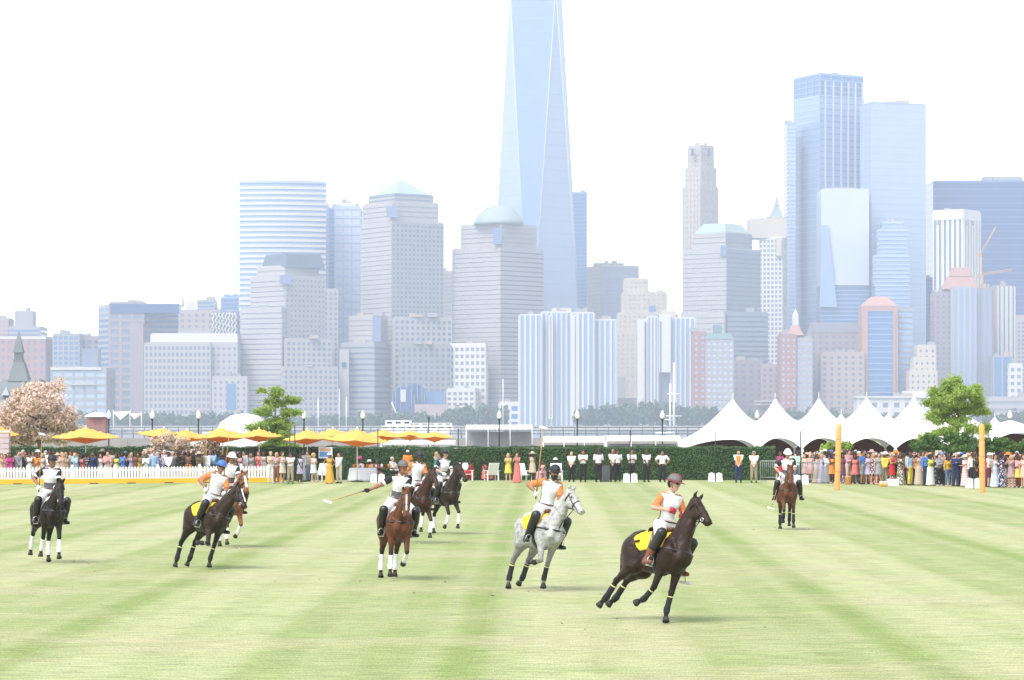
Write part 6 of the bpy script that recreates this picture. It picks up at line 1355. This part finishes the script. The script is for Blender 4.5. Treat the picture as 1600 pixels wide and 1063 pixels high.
for px, sp, lb in ((1154, 'm front short/black s3 tee=white trousers=navy vest=orange', 'man in an orange safety vest before the hedge'), (1178, 'm front short/grey s3 tee=white trousers=khaki hat=cap/black', 'man in white shirt and khaki trousers beside the steel barrier')):
    T = guest(px, GD(754.5), sp, W3, None, yaw=-5); GUESTS.pop(); tag(T, lb, 'person')
RG = 'guests in the crowd on the right'
def right_d(px): return GD(753.5 + max(0, px - 1210) / 390 * 9.5)
W4 = 'in the right crowd'
front = ((1219, 'f down bun/brown s2 tank=magenta skirt=red'), (1235, 'm down bald/black s3 tee=white trousers=grey'), (1246, 'm front short/black s4 shirt=mint trousers=jeans'), (1258, 'f clap long/brown s0 dress=peach'), (1266, 'f down long/blonde s3 dress=pink'), (1276, 'f folded short/brown s2 gown=beige'), (1284, 'f down long/blonde s0 gown=lavender'), (1292, 'f folded short/black s4 shirt=white maxi=grey hat=sunhat/black'), (1300, 'f clap long/black s4 dress=orange'), (1317, 'f down long/black s2 dress=plum'), (1326, 'm clap short/brown s0 shirt=pink trousers=beige'), (1336, 'f down long/black s4 dress=coral'), (1348, 'm down short/black s1 tee=blue shorts=grey'), (1357, 'f clap long/brown s0 dress=lavender'), (1365, 'f folded long/blonde s0 dress=plum/floral'), (1373, 'f down long/brown s3 dress=grey'), (1382, 'm front short/grey s2 jacket=yellow trousers=khaki hat=cap/white'), (1394, 'f clap long/blonde s0 dress=red'), (1407, 'f clap long/brown s2 gown=olive/floral'), (1422, 'm down bald/black s4 shirt=sky trousers=yellow'), (1436, 'f phone short/brown s1 tank=beige maxi=beige'), (1447, 'm down short/brown s0 shirt=blue trousers=navy'), (1454, 'f folded afro/black s4 tank=lime maxi=white'), (1467, 'f clap long/brown s3 shirt=grey trousers=black'), (1481, 'f down long/black s4 shirt=mustard trousers=jeans'), (1494, 'm clap short/grey s0 shirt=navy trousers=navy'), (1508, 'f folded long/blonde s3 gown=pink/striped hat=panama/white'), (1520, 'm down short/black s2 shirt=white trousers=black'), (1526, 'f front long/black s2 gown=black'), (1546, 'm clap short/grey s3 tee=white shorts=maroon hat=panama/white'), (1554, 'f down long/brown s0 gown=sky/plaid'), (1565, 'f folded afro/black s4 gown=navy/floral'), (1580, 'f phone long/blonde s0 dress=mauve'), (1592, 'f clap long/black s4 shirt=pink skirt=yellow'), (1600, 'f down long/brown s0 dress=peach'), (1608, 'm down short/brown s1 shirt=white trousers=khaki'))
for px, sp in front: guest(px, right_d(px) + random.uniform(-.15, .3), sp, W4, RG)
tops = ['white', 'sky', 'pink', 'navy', 'cream', 'coral', 'blue', 'lavender', 'black', 'yellow', 'mauve', 'orange', 'red', 'grey', 'mint', 'brown', 'olive', 'plum', 'teal', 'maroon', 'black', 'navy', 'brown', 'black', 'grey']; hats = ['panama/white', 'panama/beige', 'sunhat/white', 'cap/white', 'sunhat/orange', 'panama/cream', 'cap/blue', 'sunhat/pink']
k = 0
for row, (a, b, st, where, grp, dist) in enumerate(((1250, 1606, 7.6, W4, RG, lambda q: right_d(q) + 1.1), (1256, 1604, 8.4, W4, RG, lambda q: right_d(q) + 2.2), (2, 418, 9.6, W1, LG, lambda q: fence_d(q) + 2.3))):
    px = a
    while px < b:
        sx = random.choice('mf'); hat = f" hat={hats[k % len(hats)]}" if random.random() < (.42 if row < 2 else .2) else ''; c = tops[(k * 7) % len(tops)]; c2 = tops[(k * 4 + 3) % len(tops)]; pt = random.choice(('', '', '/floral', '/striped', '/plaid'))
        hr = random.choice(('short/black', 'short/brown', 'short/grey', 'bald/black')) if sx == 'm' else random.choice(('long/black', 'long/blonde', 'bun/brown', 'long/brown', 'afro/black'))
        cl = f"{random.choice(('tee', 'shirt', 'jacket'))}={c} trousers={c2}" if sx == 'm' else random.choice((f'dress={c}{pt}', f'shirt={c}{pt} skirt={c2}', f'gown={c}{pt}'))
        guest(px + random.uniform(-3, 3), dist(px) + random.uniform(-.3, .5), f"{sx} {random.choice(('clap', 'down', 'phone', 'folded', 'front', 'drink', 'hip'))} {hr} s{random.choice((0, 1, 2, 3, 4, 4))} {cl}{hat}", where, grp); px += st * random.uniform(.6, 1.4); k += 1
# a label for every guest that fits no other: look first, then pose and hair, then the place in the row
from collections import Counter
def lab(gs, lvl):
    T, words, where, px, ps, hr = gs
    l = 'guest in ' + ' and '.join(words[:2]) + (f' with {words[2]}' if len(words) > 2 else '')
    if lvl >= 1: l += f', {hr}'
    if lvl >= 2: l += f', {ps}'
    return l + ' ' + where
ORD = ['first', 'second', 'third', 'fourth', 'fifth', 'sixth', 'seventh', 'eighth']
pend = list(range(len(GUESTS))); done = {}
for lvl in (0, 1, 2):
    cnt = Counter(lab(GUESTS[i], lvl) for i in pend)
    for i in list(pend):
        l = lab(GUESTS[i], lvl)
        if cnt[l] == 1 and len(l.split()) <= 16: done[i] = l; pend.remove(i)
for i in list(pend):      # still alike: count from the left among the look-alikes
    base = lab(GUESTS[i], 0); same = sorted((GUESTS[j][3], j) for j in range(len(GUESTS)) if lab(GUESTS[j], 0) == base)
    n_ = [j for _, j in same].index(i); l = f'{ORD[min(n_, 7)]} from left: ' + base; done[i] = l
for i, (T, *_r) in enumerate(GUESTS): T['label'] = ' '.join(done[i].split()[:16])
# front: the dark bay, turning hard
pony(1034, 46.8, 54, 16, 'dark bay polo pony with yellow saddle pad, ears pricked, nearest of all', dict(coat=C_dark, dark=Dk, lf=(-4, -4, 8), rf=(-14, -42, -75), lh=(2, -62, -32, -60), rh=(14, -52, -30, -52), neck=76, head=34, head_yaw=4, neck_yaw=0, wrap=WB, pad=K_yellow, mark=True, rein_hand=(.24, .07, 1.80)),
     'rider in white and orange jersey with maroon edged helmet on nearest dark pony', dict(ORANGE, woman=True, tail=False, skin=3, helmet=H_grey, stripe=H_maroon, brim_mat=H_maroon, glove=G_red, boot=B_tan, lean=4, twist=-10, look=28, side=6, mallet_hand=0, mallet_dir=(-.15, .50, -1), hands=[((.24, .07, 1.80), (.4, 0, 1), (-.3, 1, -.6)), ((.20, -.20, 1.82), (.3, .2, -1), (-.8, -.8, -.3))]),
     (1, 1.15, None, mat('red_grip', (.55, .03, .05), .6)), 'mallet with red grip held low by nearest rider')
# the grey
pony(848, 55.6, 66, 12, 'white grey polo pony with black leg wraps, the only pale one', dict(coat=C_grey, dark=Dg, lf=(-14, -8, 10), rf=(22, -78, -100), lh=(24, -38, -18, -50), rh=(4, -34, -6, 10), neck=58, head=34, head_yaw=16, neck_yaw=6, wrap=WB, pad=K_yellow),
     'bearded rider in black helmet raising his mallet on the grey pony', dict(ORANGE, skin=1, helmet=H_black, brim='hat', beard=True, lean=5, twist=0, look=-6, hands=[RH, ((.10, -.36, 1.86), (.10, -.14, 1), (-.3, -1, -.6))]), (1, 1.30), 'mallet held upright by bearded rider on the grey pony')
# the bay, facing the camera
pony(620, 59.5, 78, 3, 'reddish bay polo pony with white leg wraps, facing the camera', dict(coat=C_bay, dark=Dk, lf=(24, -48, -70), rf=(6, 0, 14), lh=(26, -36, -8, 0), rh=(-2, -36, -4, 10), neck=44, head=62, head_yaw=-4, wrap=WW, pad=K_pad, blaze=.035, rein_hand=(.40, .04, 1.70)),
     'rider in grey helmet and black sleeved jersey on the reddish bay pony', dict(BLACKT, skin=1, helmet=H_grey, lean=11, twist=6, side=-4, look=4, nod=-14, glasses=False, glove=K_blackcloth, hands=[((.40, .04, 1.72), (1, 0, 0), (-.2, 1, -1)), ((.04, -.62, 1.80), (.75, -1, -.30), (-.6, -.1, -1))]), (1, 1.16), 'mallet stretched out sideways by rider on the reddish bay pony')
# brown pony behind it
pony(649, 77.5, 58, 4, 'brown polo pony partly hidden behind reddish bay pony', dict(coat=C_brown, dark=Dk, lf=(36, 2, -6), rf=(12, -30, -46), lh=(18, -34, -8, 4), rh=(-6, -44, -18, -30), neck=58, head=48, wrap=(K_white, K_blackcloth, K_wrapy), pad=K_pad),
     'rider in dark helmet and orange sleeves on the brown pony behind', dict(ORANGE, skin=2, helmet=H_black, lean=8, hands=[RH, ((.05, -.40, 1.72), (-.15, -1, -.35), (-.5, -.6, -1))], glasses=False), (1, 1.05), 'mallet pointing left from rider on the brown pony')
# dark pony with white wraps
pony(692, 84.0, 55, 2, 'dark brown polo pony with white front wraps and white saddle pad', dict(coat=C_choc, dark=Dk, lf=(36, 0, -14), rf=(26, -16, -44), lh=(24, -30, -4, 6), rh=(0, -40, -10, -8), neck=60, head=44, head_yaw=4, wrap=WW, pad=K_pad),
     'rider with long hair, black helmet and black and white jersey on dark pony', dict(BLACKT, woman=True, skin=3, helmet=H_black, stripe=mat('green_stripe', (.06, .12, .09), .6), lean=6, look=10, glasses=False, hands=[RH, ((.24, -.20, 1.74), (.6, -.4, -1), (-.6, -1, -.3))]))
# blue helmet
pony(328, 64.0, 56, 14, 'dark polo pony with yellow saddle pad and white blaze, leaning in a turn', dict(coat=C_choc, dark=Dk, lf=(-12, -10, 6), rf=(18, -86, -96), lh=(26, -42, -10, -30), rh=(-4, -34, -4, -8), neck=50, head=46, head_yaw=12, neck_yaw=6, wrap=WB, pad=K_yellow, blaze=.045),
     'rider in bright blue helmet and orange sleeves', dict(ORANGE, skin=1, helmet=H_blue, brim='hat', lean=4, twist=-6, look=-6, hands=[RH, ((.12, -.34, 1.76), (.05, -.27, 1), (-.5, -1, -.4))]), (1, 1.28), 'mallet held upright by rider in the blue helmet')
# chestnut behind it
pony(357, 75.0, 62, 4, 'chestnut polo pony with white blaze and wraps behind leaning dark pony', dict(coat=C_chest, dark=Dc, lf=(30, -40, -60), rf=(8, 2, 16), lh=(16, -36, -8, 0), rh=(0, -38, -8, 0), neck=52, head=50, wrap=WW, pad=K_pad, blaze=.07),
     'rider in white helmet and black sleeves behind the blue helmeted rider', dict(BLACKT, skin=1, helmet=H_white, lean=4, hands=[RH, ((.12, -.28, 1.78), (.05, .04, 1), (-.5, -1, -.4))]), (1, 1.30), 'mallet held upright by rider in the white helmet')
# far left
pony(77, 66.5, 68, 3, 'black polo pony with white leg wraps walking at far left', dict(coat=C_black, dark=Dk, lf=(20, 6, 16), rf=(-14, -26, -20), lh=(34, -20, 4, 24), rh=(-10, -52, -22, -20), neck=46, head=60, head_yaw=2, wrap=WW, pad=K_pad),
     'rider in wide black helmet and black and white jersey at far left', dict(BLACKT, skin=1, helmet=H_black, brim='hat', lean=2, look=10, glasses=False, hands=[RH, ((.10, -.32, 1.74), (.12, -.02, 1), (-.5, -1, -.4))]), (1, 1.26), 'pale mallet held upright by rider at far left')
# far right
pony(1230, 87.5, 90, 0, 'bay polo pony trotting straight on, alone before the tents', dict(coat=C_bay, dark=Dk, lf=(6, 0, 12), rf=(26, -36, -50), lh=(30, -40, -20, -20), rh=(8, -36, -6, 6), neck=50, head=58, wrap=WB, pad=K_pad, tail=.05),
     'rider with shaded eyes in black and white on the lone bay pony', dict(BLACKT, skin=0, helmet=H_white, lean=14, ankle=(0, .06, 0), hands=[RH, ((.22, -.26, 1.70), (.1, -.3, -1), (-.5, -1, -.3))]), (1, 1.10), 'mallet hanging down beside the lone bay pony')
# ------------------------------------------------------------------ grass blades on the near half of the field, kicked-up turf
g = np.random.default_rng(21)
turf = MB()
for (o_, r_, M_) in PONIES:
    for _ in range(9):
        x, y = M_.translation.x + random.gauss(0, 1.1), M_.translation.y + random.gauss(0, 1.0); s_ = random.uniform(.015, .045)
        turf.add([(x + random.uniform(-1, 1) * s_, y + random.uniform(-1, 1) * s_, .004 + q * s_ * .7) for q in (0, 0, 0, 1, .6)], [(0, 1, 3), (1, 2, 3), (2, 0, 3), (0, 4, 1), (2, 4, 1)])
tag(turf.build('loose_turf', mat('loose_turf', (.20, .19, .09), .95, var=.5, scale=5)), 'crumbs of loose turf thrown up round the hooves', 'turf', kind='stuff')
